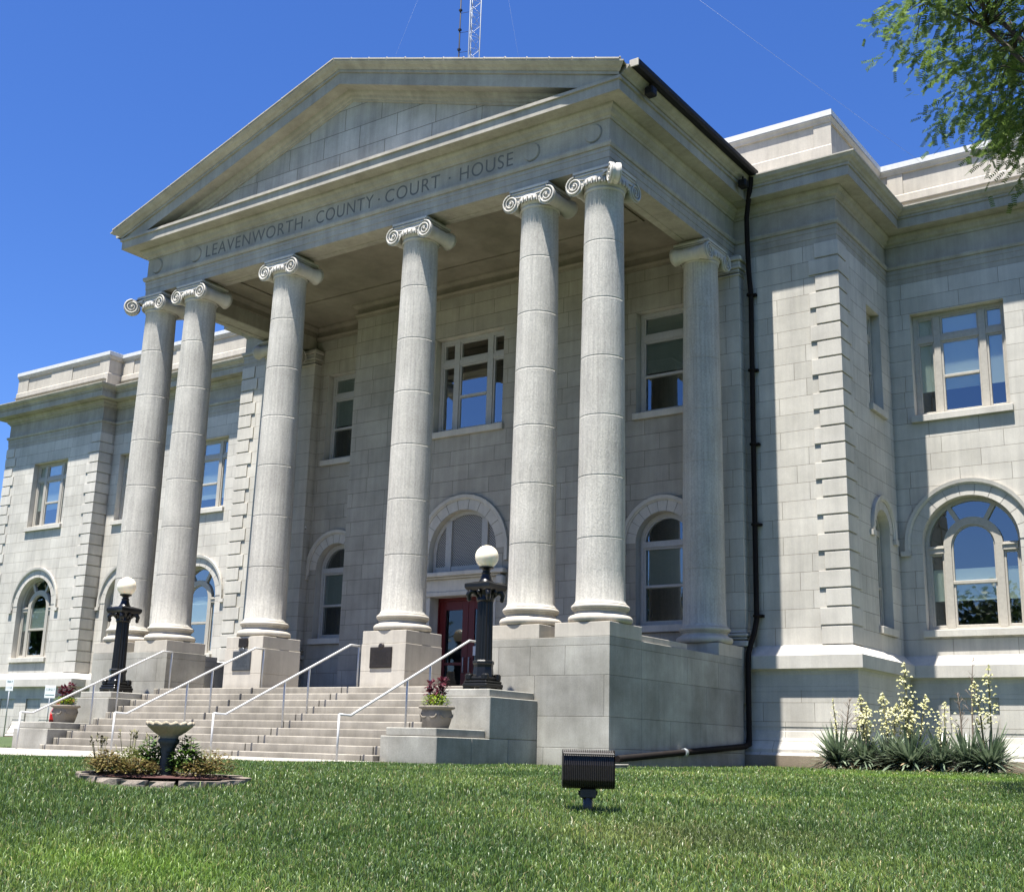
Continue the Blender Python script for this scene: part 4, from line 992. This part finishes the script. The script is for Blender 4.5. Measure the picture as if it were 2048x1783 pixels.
make_pot(5.66,-2.35,'grey concrete planter on the right cheek wall, right of the lowest steps')
make_pot(-5.70,-2.30,'grey concrete planter on the left cheek wall, behind the leftmost handrail')
pot_plant((5.64,-2.35,.00),'maroon and lime potted plant in the planter at the right of the stairs')
pot_plant((-5.72,-2.30,.00),'maroon and lime potted plant in the planter at the left of the stairs')
# ------------------------------------------------------------------ plaques, sign plates, security camera
def plaque(x0,x1,z0,z1,mat,label,disc=True,lines=7):
    t=thing('plaque',label,'plaque',((x0+x1)/2,-.002,z0))
    w=(x1-x0)/2; h=z1-z0
    b=MB(); b.box(-w,w,-.025,0,0,h,c=.006); b.box(-w+.02,w-.02,-.03,-.0251,.02,h-.02,c=.003)
    if disc: b.lathe([(.0,-.038),(.06,-.036),(.075,-.028),(.078,0)],(0,0,h+.01),20,axis='y',caps=False)
    b.build('plate',mat,t)
    b=MB()
    for k in range(lines):
        z=h*.80-k*h*.095; L=w*(.72-.12*((k*37)%3)); b.box(-L,L,-.0335,-.0301,z-.008,z+.008)
    b.build('raised_lines',mat,t)
plaque(1.857,2.487,.925,1.382,M['bronze'],'square bronze plaque with round crest on the right free-standing pier')
plaque(-2.55,-1.93,.928,1.395,M['grey_plaque'],'larger grey plaque with round crest, lower of two on the left pier')
plaque(-2.384,-2.075,1.485,1.70,M['bronze'],'small dark plaque on the left pier above the grey one',False,4)
t=thing('security_camera','small white dome security camera on the shaded wall above the left arched window','security camera',(-6.83,6.6,5.75))
b=MB(); b.tube([(0,0,.16),(0,-.12,.19),(0,-.22,.15)],.02,8); b.build('arm',M['camwhite'],t)
b=MB(); b.lathe([(.0,.13),(.05,.125),(.065,.09),(.065,.05)],(0,-.22,0),16); b.build('housing',M['camwhite'],t)
b=MB(); b.lathe([(.058,.05),(.05,.015),(.02,-.01),(0,-.012)],(0,-.22,0),16); b.build('dome',M['car_glass'],t)
def sign_post(px,py,w,h,zc,label,kind):
    z=gz1(px,py); t=thing('sign_post',label,'sign',(px,py,z),None,math.radians(30))
    b=MB(); b.tube([(0,.012,0),(0,.012,zc-z+h/2-.05)],.022,8); b.build('post',M['galv'],t)
    b=MB(); b.box(-w/2,w/2,-.012,0,zc-z-h/2,zc-z+h/2,c=.004); pl=b.build('sign_plate',M['sign_white'],t)
    b=MB(); zz=zc-z
    def row(z0,hh,n,seed,x0,x1):   # the worn lettering: blurred illegible strokes
        r=random.Random(seed); x=x0
        while x<x1: 
            ww=r.uniform(.5,1.0)*hh*.55; b.box(x,min(x1,x+ww*.3),-.0145,-.0122,z0,z0+hh); 
            if r.random()<.7: b.box(x,min(x1,x+ww),-.0145,-.0122,z0+hh*r.choice([0,.42,.82]),z0+hh*r.choice([0.18,.6,1.0])+.001)
            x+=ww+hh*.14
    if kind==1: row(zz+.08,.08,5,3,-w*.34,w*.34); row(zz-.14,.08,5,5,-w*.34,w*.34)
    else: row(zz+.04,.10,6,8,-w*.38,w*.38); b.box(-w*.42,w*.42,-.0145,-.0122,zz-.13,zz-.10)
    b.build('lettering',M['sign_ink'],pl)
# ------------------------------------------------------------------ bird bath flower bed
BX,BY=9.88,-12.10; bz=gz1(BX,BY)
t=thing('bird_bath','scallop-rimmed concrete bird bath standing in the round flower bed','bird bath',(BX+.02,BY,bz)); t.scale=(.90,.90,.93)
b=MB(); n=64
def rr(r,k,amp): return r+amp*math.cos(2*pi*k*14/n)
rows=[]
for r,z,am,zam in ((.10,.43,0,0),(.105,.465,0,0),(.17,.505,.003,0),(.235,.56,.010,.004),(.258,.585,.014,.008),(.256,.612,.016,.012),(.235,.616,.014,.012),(.20,.585,.01,.006),(.12,.55,0,0),(.0001,.54,0,0)):
    rows.append([b.v((rr(r,k,am)*math.cos(2*pi*k/n),rr(r,k,am)*math.sin(2*pi*k/n),z+zam*math.cos(2*pi*k*14/n))) for k in range(n)])
for i in range(len(rows)-1):
    for k in range(n): b.f([rows[i][k],rows[i][(k+1)%n],rows[i+1][(k+1)%n],rows[i+1][k]],0,True)
b.build('basin',M['bath'],t)
b=MB(); b.lathe([(.15,0),(.15,.04),(.12,.06),(.105,.09),(.085,.16),(.075,.26),(.08,.34),(.10,.38),(.12,.40),(.12,.43),(.10,.445)],(0,0,0),24); b.build('pedestal',M['bath_dark'],t)
b=MB(); b.T=lambda p:(BX+.82*p[0]-.574*p[1]*.64,BY+.574*p[0]+.82*p[1]*.64,p[2]); b.lathe([(0,.05),(.5,.045),(.75,.03)],(0,0,bz),28,caps=False); tag(b.build('mulch_bed',M['mulch']),'reddish mulch inside the flower bed edging',None,None,'stuff')
ns=18
for k in range(ns):
    a=2*pi*k/ns; R=.77; q_=Vector((BX,BY,0))+Vector((.82,.574,0))*R*math.cos(a)+Vector((-.574,.82,0))*R*.66*math.sin(a); x,y=q_.x,q_.y; an_=math.atan2(.66*math.cos(a),-math.sin(a))+.61
    r=random.Random(k); b=MB(); L=2*pi*R*.85/ns*.5+.002
    vs=[]
    for z in (-.10,.035,.075+r.uniform(-.005,.005)):
        for (u,w) in ((-L*1.04,-.09),(-L*.4,-.105),(L*.4,-.102),(L*1.04,-.09),(L*.88,.08),(-L*.88,.08)):
            vs.append(b.v((u+r.uniform(-.008,.008),w*(1 if z<.1 else .93)+r.uniform(-.012,.012)*(w<0),z)))
    for i in range(2):
        for j in range(6): b.f([vs[i*6+j],vs[i*6+(j+1)%6],vs[(i+1)*6+(j+1)%6],vs[(i+1)*6+j]])
    b.f(vs[12:18]); o=b.build('edging_stone',M['edging']); o.location=(x,y,gz1(x,y)-.025); o.rotation_euler=(0,0,an_)
    tag(o,'rough split-face edging stone of the round flower bed border','edging stone','edging stones round the flower bed')
def bed_plant(x,y,h,r,mat,n,label,grp='low bedding plants round the bird bath',ls=.045,spikes=0):
    z=gz1(x,y)+.07; t=thing('bedding_plant',label,'plant',(x,y,z),grp)
    b=MB()
    for k in range(n):
        a=random.uniform(0,2*pi); q=math.sqrt(random.random()); p=Vector((r*q*math.cos(a),r*q*math.sin(a),.86*h*(1-.55*q*q)*random.uniform(.15,1.0)))
        leaf(b,p,Vector((math.cos(a),math.sin(a),random.uniform(-.1,1.1))),(0,0,1),ls*random.uniform(.7,1.4),ls*random.uniform(.4,.65),0,.3)
    b.build('leaves',mat,t)
    b=MB()
    for k in range(7+spikes):
        a=random.uniform(0,2*pi); q=r*.75*random.random(); hh=h*random.uniform(.6,.95) if k<7 else h*random.uniform(1.1,1.45)
        b.tube([(q*.4*math.cos(a),q*.4*math.sin(a),-.03),(q*math.cos(a),q*math.sin(a),hh)],.0035,4)
        if k>=7:
            for j in range(10): leaf(b,(q*math.cos(a),q*math.sin(a),hh*random.uniform(.75,1.0)),rdir(0,1),(0,0,1),.035,.018)
    b.build('stems',M['stalk'],t)
    return t
# positions across the bed: along the view-normal direction (left-right) and depth
ax=Vector((.82,.574,0)); dp=Vector((-.574,.82,0))
def bp(u,v): p=Vector((BX,BY,0))+ax*u*.84+dp*v*.62; return p.x,p.y
bed_plant(*bp(-.76,.02),.24,.20,M['bedleaf'],560,'russet bedding plant at the far left end of the flower bed',spikes=8)
bed_plant(*bp(-.60,-.30),.22,.20,M['bedleaf'],560,'russet bedding plant at the front left of the flower bed')
bed_plant(*bp(-.50,.30),.30,.24,M['bedgreen'],560,'taller green bedding plant at the back left of the flower bed',spikes=6)
bed_plant(*bp(-.36,-.02),.25,.21,M['bedgreen'],560,'mid-height green bedding plant left of the bird bath')
bed_plant(*bp(-.24,-.42),.20,.20,M['bedleaf'],560,'low russet bedding plant just left of the bird bath stem')
bed_plant(*bp(.60,-.08),.31,.23,M['bedleaf'],620,'rounded russet bedding plant at the right end of the flower bed')
bed_plant(*bp(.40,-.30),.17,.18,M['bedleaf'],300,'lowest bedding plant in front right of the bird bath stem')
bed_plant(*bp(.40,.35),.27,.22,M['bedgreen'],360,'green bedding plant at the back right of the flower bed')
bed_plant(*bp(.25,-.05),.44,.16,M['shrubleaf'],800,'leafy dark green shrub against the right side of the bird bath','leafy shrubs beside the bird bath',.06)
bed_plant(*bp(-.20,.15),.42,.17,M['shrubleaf'],640,'leafy dark green shrub behind the left side of the bird bath','leafy shrubs beside the bird bath',.06)
# ------------------------------------------------------------------ floodlight on the lawn
fx,fy=13.95,-10.46; fz=gz1(fx,fy)
t=thing('floodlight','black ribbed floodlight on a short post in the lawn','floodlight',(fx,fy,fz),None,.60)
b=MB(); b.tube([(0,0,-.1),(0,0,.20)],.046,12); b.build('post',M['fixture'],t)
b=MB(); b.box(-.075,.075,-.05,.05,.14,.225,c=.008); b.lathe([(.0,-.09),(.022,-.09),(.022,.09),(0,.09)],(0,0,.185),10,axis='x'); b.build('knuckle',M['fixture'],t)
b=MB(); nn=27; hw=.24
prof=[(.13,.245),(-.02,.225),(-.10,.245),(-.135,.30),(-.14,.44),(-.12,.53),(-.07,.575),(.05,.585),(.13,.56)]
rows=[]
for k in range(nn*4+1):
    u=-hw+2*hw*k/(nn*4); ph=k%4; dd=-.022 if ph in(2,3) else 0
    row=[]
    for i,(yy,zz) in enumerate(prof):
        if 2<=i<=7: 
            cy,cz=.0,.41; q=Vector((yy-cy,zz-cz)); q=q*(1+dd/q.length) ; yy,zz=cy+q.x,cz+q.y
        row.append(b.v((u,yy,zz)))
    rows.append(row)
for k in range(len(rows)-1):
    for i in range(len(prof)-1): b.f([rows[k][i],rows[k][i+1],rows[k+1][i+1],rows[k+1][i]])
b.f(rows[0]); b.f(rows[-1][::-1]); b.build('ribbed_housing',M['fixture'],t)
b=MB()
for sx in (-1,1): b.face([(sx*(hw+.006),yy,zz) for yy,zz in prof]); 
b.box(-hw,hw,-.145,-.10,.532,.548,c=.004); b.box(-hw-.006,hw+.006,.13,.15,.235,.575,c=.006); b.build('front_frame',M['fixture'],t)
# ------------------------------------------------------------------ small floodlights under the gutter
for (x,y,z,lab) in ((8.56,.62,13.40,'small black floodlight hanging under the front end of the portico gutter'),(8.50,5.55,13.28,'small black floodlight under the gutter by the downspout corner')):
    t=thing('eave_floodlight',lab,'floodlight',(x,y,z))
    b=MB(); b.box(-.10,.12,-.11,.11,-.19,.02,c=.03); b.build('housing',M['gutter'],t); b=MB(); b.box(-.02,.02,-.02,.02,.0,.12); b.build('bracket',M['gutter'],t)
# splash block
z=gz1(8.2,-.15); t=MB(); t.box(-.16,.16,-.75,.35,-.05,.05,c=.02); t.box(-.16,-.12,-.75,.35,.05,.085,c=.01); t.box(.12,.16,-.75,.35,.05,.085,c=.01)
o=t.build('splash_block',M['concrete']); o.location=(8.3,-.25,z+.01); o.rotation_euler=(0,0,.25); tag(o,'pale concrete splash block at the end of the drain pipe','splash block')
# ------------------------------------------------------------------ yuccas
def yucca(x,y,r,n,label,stalks=(),dead=False):
    z=gz1(x,y)+.02; t=thing('yucca',label,'yucca',(x,y,z),'yuccas at the corner of the wing')
    b=MB(); d=MB()
    for k in range(int(n*1.7)):
        a=random.uniform(0,2*pi); el=math.asin(random.uniform(-.05,.98)); L=r*1.22*random.uniform(.6,1.1); w=random.uniform(.042,.068); h0=random.uniform(.02,.22)
        dr=random.uniform(.05,.5)*(1.0-el/1.6)
        di=Vector((math.cos(a)*math.cos(el),math.sin(a)*math.cos(el),math.sin(el)))
        tgt=d if (el<.12 and random.random()<.45) else b
        leaf(tgt,Vector((di.x*.03,di.y*.03,h0)),di,(0,0,1) if abs(di.z)<.95 else (1,0,0),L,w,0,dr,3)
    b.build('leaf_rosette',M['yucca'],t)
    if d.F: d.build('dead_leaf_skirt',M['yucca_dead'],t)
    for (dx,dy,h,kind) in stalks:
        lean=random.uniform(-.05,.05); s=MB(); top=Vector((dx+lean*h,dy,h)); P0=Vector((dx*.5,dy*.5,.15))
        pt=lambda q: P0.lerp(top,q)+Vector((math.sin(q*5+dx*9)*.02,0,0))
        s.tube([pt(q/6) for q in range(7)],[.026,.024,.021,.018,.014,.010,.005],6)
        if kind=='dry':
            for k in range(26):
                q=random.uniform(.45,.98); a=random.uniform(0,2*pi); p=pt(q); L=.26*(1.25-q)*random.uniform(.5,1.2)
                e=p+Vector((math.cos(a)*L,math.sin(a)*L,L*1.0)); s.tube([p,e],.0045,4)
                if random.random()<.6: s.tube([p.lerp(e,.5),p.lerp(e,.5)+Vector((math.cos(a+1)*L*.4,math.sin(a+1)*L*.4,L*.4))],.003,4)
            s.build('dry_stalk',M['deadstalk'],t); continue
        so=s.build('flower_stalk',M['stalk'],t); f=MB()
        dens={'full':92,'open':52,'small':46}[kind]; q0={'full':.42,'open':.45,'small':.40}[kind]; rad={'full':.19,'open':.27,'small':.10}[kind]
        for k in range(dens):
            q=random.uniform(q0,1.0); a=random.uniform(0,2*pi); env=math.sin(pi*min(1,max(.04,(q-q0)/(1-q0)*.86+.16)))**.7
            R=rad*env*random.uniform(.3,1.1); p=pt(q)+Vector((math.cos(a)*R,math.sin(a)*R,random.uniform(-.05,.03)))
            s2=random.uniform(.8,1.25)*(1.05 if kind!='small' else .75)
            for j in range(5):   # bell flower petals
                aa=2*pi*j/5+a; dd=Vector((math.cos(aa)*.75,math.sin(aa)*.75,-1.0)); leaf(f,p,dd,(math.cos(aa),math.sin(aa),.5),.052*s2,.034*s2,0 if random.random()<.8 else 1,-.25,2)
        tag(f.build('flowers',[M['flower'],M['bud']],so),kind='stuff')
    return t
yucca(10.55,5.25,.78,170,'yucca at the far left of the row with a slim single flower spike',[(-.05,0,1.50,'small'),(.24,.1,1.5,'dry'),(.48,.15,1.48,'dry')])
yucca(11.15,5.15,.72,150,'yucca second from the left with a cream flower cluster before the pier corner',[(-.02,.1,1.55,'full'),(.2,-.15,1.35,'full')])
yucca(11.62,5.25,.70,140,'yucca third from the left with dense creamy flower heads',[(0,.05,1.62,'full'),(.28,-.05,1.40,'full')])
yucca(12.15,5.0,.80,200,'broadest yucca in the middle with the tallest open flower spire',[(-.10,.1,2.22,'full'),(-.22,.25,1.5,'full'),(.30,.2,1.55,'open'),(.05,.0,1.45,'full')])
yucca(12.72,5.15,.70,150,'yucca right of the tallest spire with one short sparse flower stem',[(.0,0,1.02,'small'),(.05,.25,1.4,'open')])
yucca(13.22,5.25,.74,160,'yucca second from the right with tall bare dry stalks',[(.12,.1,2.30,'dry'),(-.2,.2,1.6,'dry')])
yucca(13.68,5.10,.78,190,'yucca at the far right with a tall double cream flower spire',[(.02,.05,2.15,'full'),(-.14,.05,1.85,'full')])
# ------------------------------------------------------------------ red car beyond the stairs
def make_car(x,y,rz):
    z=gz1(x,y); t=thing('parked_car','red car glimpsed behind the left planter','car',(x,y,z),None,rz)
    W2=.86; side=[(-2.2,.35),(-2.22,.75),(-2.1,.93),(-1.55,.98),(-1.15,1.30),(-.6,1.42),(.35,1.42),(1.0,1.02),(1.9,.90),(2.2,.72),(2.22,.35)]
    b=MB(); L=[b.v((x_,-W2*(1 if z_<1.0 else .78),z_)) for x_,z_ in side]; R=[b.v((x_,W2*(1 if z_<1.0 else .78),z_)) for x_,z_ in side]
    for k in range(len(side)): k2=(k+1)%len(side); b.f([L[k],R[k],R[k2],L[k2]])
    b.f(L[::-1]); b.f(R); b.build('body',M['car_red'],t)
    b=MB(); b.face([(-1.50,-.66,1.01),(-1.50,.66,1.01),(-1.165,.60,1.30),(-1.165,-.60,1.30)]); 
    for v in b.V: pass
    o=b.build('rear_window',M['car_glass'],t); o.location=(-.03,0,.02)
    for sg in (-1,1):
        b=MB(); b.box(-2.245,-2.15,sg*.60,sg*.85,.72,.92,c=.02); tl=b.build('tail_light',M['tail'],t)
        b=MB(); b.box(-2.255,-2.2,sg*.50,sg*.60,.74,.86,c=.01); b.build('reversing_light',M['lampwhite'],tl)
        b=MB(); b.face([(-1.0,sg*.70,1.02),(-.62,sg*.685,1.36),(.32,sg*.685,1.36),(.8,sg*.70,1.02)]); o=b.build('side_window',M['car_glass'],t); o.location=(0,sg*.03,0)
        for xx in (-1.35,1.35):
            b=MB(); b.lathe([(.0,-.09),(.30,-.09),(.32,-.06),(.32,.06),(.30,.09),(0,.09)],(xx,sg*.80,.32),20,axis='y'); w=b.build('wheel',M['rubber'],t)
            b=MB(); b.lathe([(0,.0),(.19,0.0)],(xx,sg*.895,.32),16,axis='y',caps=False); b.build('rim',M['galv'],w)
    return t
make_car(-15.53,5.21,math.radians(144))
sign_post(-21.70,6.55,.29,.43,1.12,'small white sign on a thin post at the far left edge, before the wing',1)
sign_post(-20.95,7.78,.42,.46,.93,'wider white sign with teal lettering, half hidden by the left planter plant',2)
# ------------------------------------------------------------------ lattice radio mast on the roof
t=thing('radio_mast','slender lattice radio mast rising behind the pediment','mast',(-6.85,14.0,14.0))
H=24; b=MB(); rad=.27; P=[(rad*math.cos(2*pi*k/3+.5),rad*math.sin(2*pi*k/3+.5)) for k in range(3)]
for p in P: b.tube([(p[0],p[1],0),(p[0],p[1],H)],.022,6)
nb=44
for i in range(nb):
    z0=H*i/nb; z1=H*(i+1)/nb
    for k in range(3):
        p=P[k]; q=P[(k+1)%3]
        if (i+k)%2: p,q=q,p
        b.tube([(p[0],p[1],z0),(q[0],q[1],z1)],.010,4); b.tube([(p[0],p[1],z1),(q[0],q[1],z1)],.008,4)
b.build('lattice',M['steelmast'],t)
b=MB(); b.tube([(-.62,-.1,0),(-.64,-.1,H*.9)],.028,6); 
for k in range(12):
    z=9+k*.9; b.tube([(-.63,-.1,z),(-.28,0,z)],.01,4); b.box(-.69,-.58,-.15,-.05,z+.1,z+.18)
b.build('cable_conduit',M['gutter'],t)
b=MB(); b.tube([(-.55,-.25,11.35),(.1,-.25,11.30)],.03,6); b.build('cross_arm',M['flower'] if False else M['rail'],t)
for ex,ey,ez,lab in ((12.0,9.0,.3,None),(-16,13,.3,None),(-7,22.5,.2,None)):
    b=MB(); b.tube([(0,0,22.5),(ex+6.85,ey-14,ez)],.0025,4); b.build('guy_wire',M['steelmast'],t)

# ------------------------------------------------------------------ trees
def honey_locust(x,y):
    z=gz1(x,y); t=thing('honey_locust_tree','feathery green tree overhanging the upper right corner','tree',(x,y,z))
    r=random.Random(11); tr=MB(); lf=MB(); br=MB()
    tr.tube([(0,0,-.2),(0,0,.1),(.02,.03,1.6),(.0,.05,3.6),(-.03,.0,4.9)],[.42,.31,.26,.23,.20],12); tr.build('trunk',M['bark'],t)
    def prof(h):   # crown radius at height h above ground
        return float(np.interp(h,[6.9,7.4,8.2,9.1,10.1,11.7,13.4,14.9,15.8],[.3,1.7,2.6,3.6,4.3,5.0,4.6,2.9,.4]))
    tips=[]; limbs=[]
    for k in range(9):
        a=2*pi*k/9+r.uniform(-.2,.2); L=r.uniform(3.0,4.4); h1=r.uniform(9.0,13.6); pts=[Vector((0,0,4.6+.3*k/9))]
        for j in range(1,7):
            q=j/6; pts.append(Vector((math.cos(a+.25*math.sin(3*q))*L*q**.9,math.sin(a+.25*math.sin(3*q))*L*q**.9,4.8+(h1-4.8)*q**.8+r.uniform(-.1,.1))))
        br.tube(pts,[.10,.085,.07,.055,.04,.028,.016],6); limbs+=pts[2:]
    br.tube([(0,0,4.7),(.1,.1,8.5),(.0,.2,13.5)],[.12,.09,.03],7); limbs+=[Vector((.05,.05,7)),Vector((.1,.1,9.0)),Vector((.05,.15,11.5))]
    n=0
    while n<1150:
        h=r.uniform(6.9,15.7); R=prof(h); q=r.random()**.42; a=r.uniform(0,2*pi)
        p=Vector((R*q*math.cos(a),R*q*math.sin(a),h))
        # lumpy density: leave gaps
        g=math.sin(p.x*2.1+1.3)*math.sin(p.y*1.9+.4)*math.sin(p.z*2.3+2.0)
        if g<-.18 and r.random()<.75: continue
        n+=1
        c=min(limbs,key=lambda w:(w-p).length+ (0 if w.z<p.z+.6 else .7)); mid=c.lerp(p,.55)+Vector((0,0,.18))
        if (c-p).length>.25: br.tube([c,mid,p],[.014,.009,.004],4)
        out=Vector((p.x,p.y,0)); out=out.normalized() if out.length>.05 else Vector((1,0,0))
        ns=r.randint(8,12)
        for k in range(ns):
            # drooping twig with pinnate leaves
            d=(out*r.uniform(.2,1)+Vector((r.uniform(-1,1),r.uniform(-1,1),r.uniform(-.5,.5)))).normalized(); L=r.uniform(.3,.6); base=p+Vector((r.uniform(-.24,.24),r.uniform(-.24,.24),r.uniform(-.16,.16)))
            lp=4
            for i in range(lp):
                o=base+d*L*(i/lp)-Vector((0,0,1))*L*.5*(i/lp)**2
                rd=(d+Vector((r.uniform(-.8,.8),r.uniform(-.8,.8),-r.uniform(.2,1.1)))).normalized(); RL=r.uniform(.11,.19); sd=rd.cross(Vector((r.uniform(-.4,.4),r.uniform(-.4,.4),1))).normalized()
                m=6
                for j in range(m):
                    c0=o+rd*RL*(j+.5)/m
                    for sg in (-1,1):
                        e=c0+sd*sg*.036+rd*.012; w=rd*.0095
                        lf.face([c0-w,c0+w,e+w*.7,e-w*.7])
    br.build('branches',M['bark'],t); lf.build('crown',M['leaf'],t); return t
honey_locust(20.05,-3.7)
def far_tree(x,y,H,R,label,seed):
    r=random.Random(seed); z=gz1(x,y); t=thing('tree',label,'tree',(x,y,z),'street trees opposite the courthouse'); b=MB()
    b.tube([(0,0,-.2),(.1,0,H*.25),(.0,.1,H*.55)],[.45,.34,.2],8)
    for k in range(7):
        a=k*.9; b.tube([(0,0,H*.28),(math.cos(a)*R*.4,math.sin(a)*R*.4,H*.55),(math.cos(a)*R*.7,math.sin(a)*R*.7,H*.7)],[.2,.12,.05],6)
    b.build('trunk',M['bark'],t); f=MB()
    for k in range(110):
        d=Vector((r.gauss(0,1),r.gauss(0,1),r.gauss(0,1))).normalized(); q=r.uniform(.35,1); c=Vector((d.x*R*q,d.y*R*q,H*.64+d.z*H*.36*q)); 
        for j in range(90):
            p=c+Vector((r.gauss(0,1),r.gauss(0,1),r.gauss(0,.8)))*R*.13; leaf(f,p,Vector((r.uniform(-1,1),r.uniform(-1,1),r.uniform(-1,1))),(0,0,1),.55,.42)
    f.build('crown',M['distleaf'],t)
far_tree(-6,-62,15,7.0,'broad leafy street tree across from the left of the stairs, behind the viewer',1)
far_tree(38,-58,11,5.5,'rounded street tree across from the right wing, behind the viewer',2)
far_tree(-70,-24,17,7.5,'large street tree far to the left, reflected in the left wing windows',4)
far_tree(-36,-72,17,8,'large street tree left of the walkway, behind the viewer',5)
far_tree(-56,-52,16,7.5,'wide street tree between the two large left ones, behind the viewer',6)
far_tree(52,-50,14,6.5,'tall street tree furthest to the right, behind the viewer',3)

# ------------------------------------------------------------------ grass (uncountable: one object)
def make_grass():
    f=np.array([-.5782,.8159]); rt=np.array([.8159,.5782]); C=np.array([20.2128,-20.69])
    bands=[(4.6,7,5200),(7,9.5,4200),(9.5,12.5,2700),(12.5,16,1600),(16,20,900),(20,25,560),(25,33,240)]
    PX=[];PS=[]
    for s0,s1,dens in bands:
        w0,w1=s0*.60+1.5,s1*.60+1.5; area=(s1-s0)*(w0+w1); n=int(area*dens)
        s=rng.uniform(s0,s1,n); t=rng.uniform(-1,1,n)*(s*.60+1.5); p=C+np.outer(s,f)+np.outer(t,rt); PX.append(p); PS.append(s)
    p=np.concatenate(PX); s=np.concatenate(PS); x,y=p[:,0],p[:,1]
    bad=((x>-2.6)&(x<4.2)&(y<-6.1))|((x>-30)&(x<5.25)&(y>-6.25)&(y<-2.9))|((np.abs(x)<6.36)&(y>-3.22)&(y<1))|((np.abs(x)<8.02)&(y>-.02))|((x-BX)**2+(y-BY)**2<.80**2)|((np.abs(x)<10.95)&(y>6.16))|(y>9.9)|((x>10.95)&(y>9.9))|((x>9.9)&(x<14.2)&(y>4.9)&(y<5.6))
    k=~bad; x,y,s=x[k],y[k],s[k]; n=len(x)
    z=gz(x,y)
    cl=np.sin(x*3.1+np.sin(y*2.3))*np.sin(y*2.9+np.sin(x*1.7)); cl2=np.sin(x*.9+1)*np.sin(y*1.1+2)
    h=rng.uniform(.028,.066,n)*(1+.22*cl+.12*cl2); tall=rng.random(n)<.02; h=np.where(tall,h*1.55,h)
    wd=rng.uniform(.0018,.0036,n)*np.interp(s,[5,10,16,25],[1,1.25,1.9,2.8])
    a=rng.uniform(0,2*pi,n); lean=rng.uniform(.05,.8,n); la=rng.uniform(0,2*pi,n)
    wx,wy=np.cos(a)*wd,np.sin(a)*wd; lx,ly=np.cos(la)*lean*h,np.sin(la)*lean*h
    V=np.empty((n,5,3)); 
    V[:,0]=np.stack([x-wx,y-wy,z-.01],-1); V[:,1]=np.stack([x+wx,y+wy,z-.01],-1)
    V[:,2]=np.stack([x+lx*.35+wx*.8,y+ly*.35+wy*.8,z+h*.62],-1); V[:,3]=np.stack([x+lx*.35-wx*.8,y+ly*.35-wy*.8,z+h*.62],-1)
    V[:,4]=np.stack([x+lx,y+ly,z+h*(1-.25*lean)],-1)
    me=bpy.data.meshes.new('grass'); me.vertices.add(n*5); me.vertices.foreach_set('co',V.ravel())
    base=np.arange(n)*5
    li=np.stack([base,base+1,base+2,base+3,base+3,base+2,base+4],-1).ravel()
    me.loops.add(n*7); me.loops.foreach_set('vertex_index',li)
    me.polygons.add(n*2); ls=np.stack([np.arange(n)*7,np.arange(n)*7+4],-1).ravel(); me.polygons.foreach_set('loop_start',ls); me.polygons.foreach_set('loop_total',np.tile([4,3],n))
    me.update(calc_edges=True)
    c0=np.array([.06,.12,.022]);c1=np.array([.17,.24,.05]); dry=np.array([.36,.31,.16]); blue=np.array([.10,.165,.075])
    u=rng.random((n,1)); col=c0*(1-u)+c1*u
    q=rng.random(n); col[q<.06]=dry*rng.uniform(.6,1.1,((q<.06).sum(),1)); m=(q>.75); col[m]=blue*rng.uniform(.7,1.2,(m.sum(),1))
    pn=np.sin(x*.55+1.7*np.sin(y*.41))*np.sin(y*.6+1.3*np.sin(x*.37)+.8)+.5*np.sin(x*1.7+2*np.sin(y*1.1))*np.sin(y*1.9+1.1)
    pk=np.clip(pn,-1,1)[:,None]; col*=(1+.22*pk)*np.array([1+.0,1,1]); col[:,0]*=(1+.07*pn); 
    clv=np.exp(-(((x-14.2)/2.6)**2+((y-1.2)/.9)**2))[:,None]+.7*np.exp(-(((x-13.9)/.9)**2+((y+15.6)/.5)**2))[:,None]; col=col*(1-.75*clv)+np.array([.16,.30,.03])*.75*clv
    dk=np.exp(-(((x-15.6)/1.0)**2+((y+11.3)/1.3)**2))[:,None]; col=col*(1-.35*dk)+np.array([.20,.17,.07])*.35*dk
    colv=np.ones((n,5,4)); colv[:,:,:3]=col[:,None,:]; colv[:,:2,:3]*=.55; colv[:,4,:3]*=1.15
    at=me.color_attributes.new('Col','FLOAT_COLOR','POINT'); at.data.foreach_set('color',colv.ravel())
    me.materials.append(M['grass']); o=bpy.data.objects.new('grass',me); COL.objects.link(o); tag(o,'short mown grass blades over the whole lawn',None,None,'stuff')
    print('grass blades',n)
make_grass()
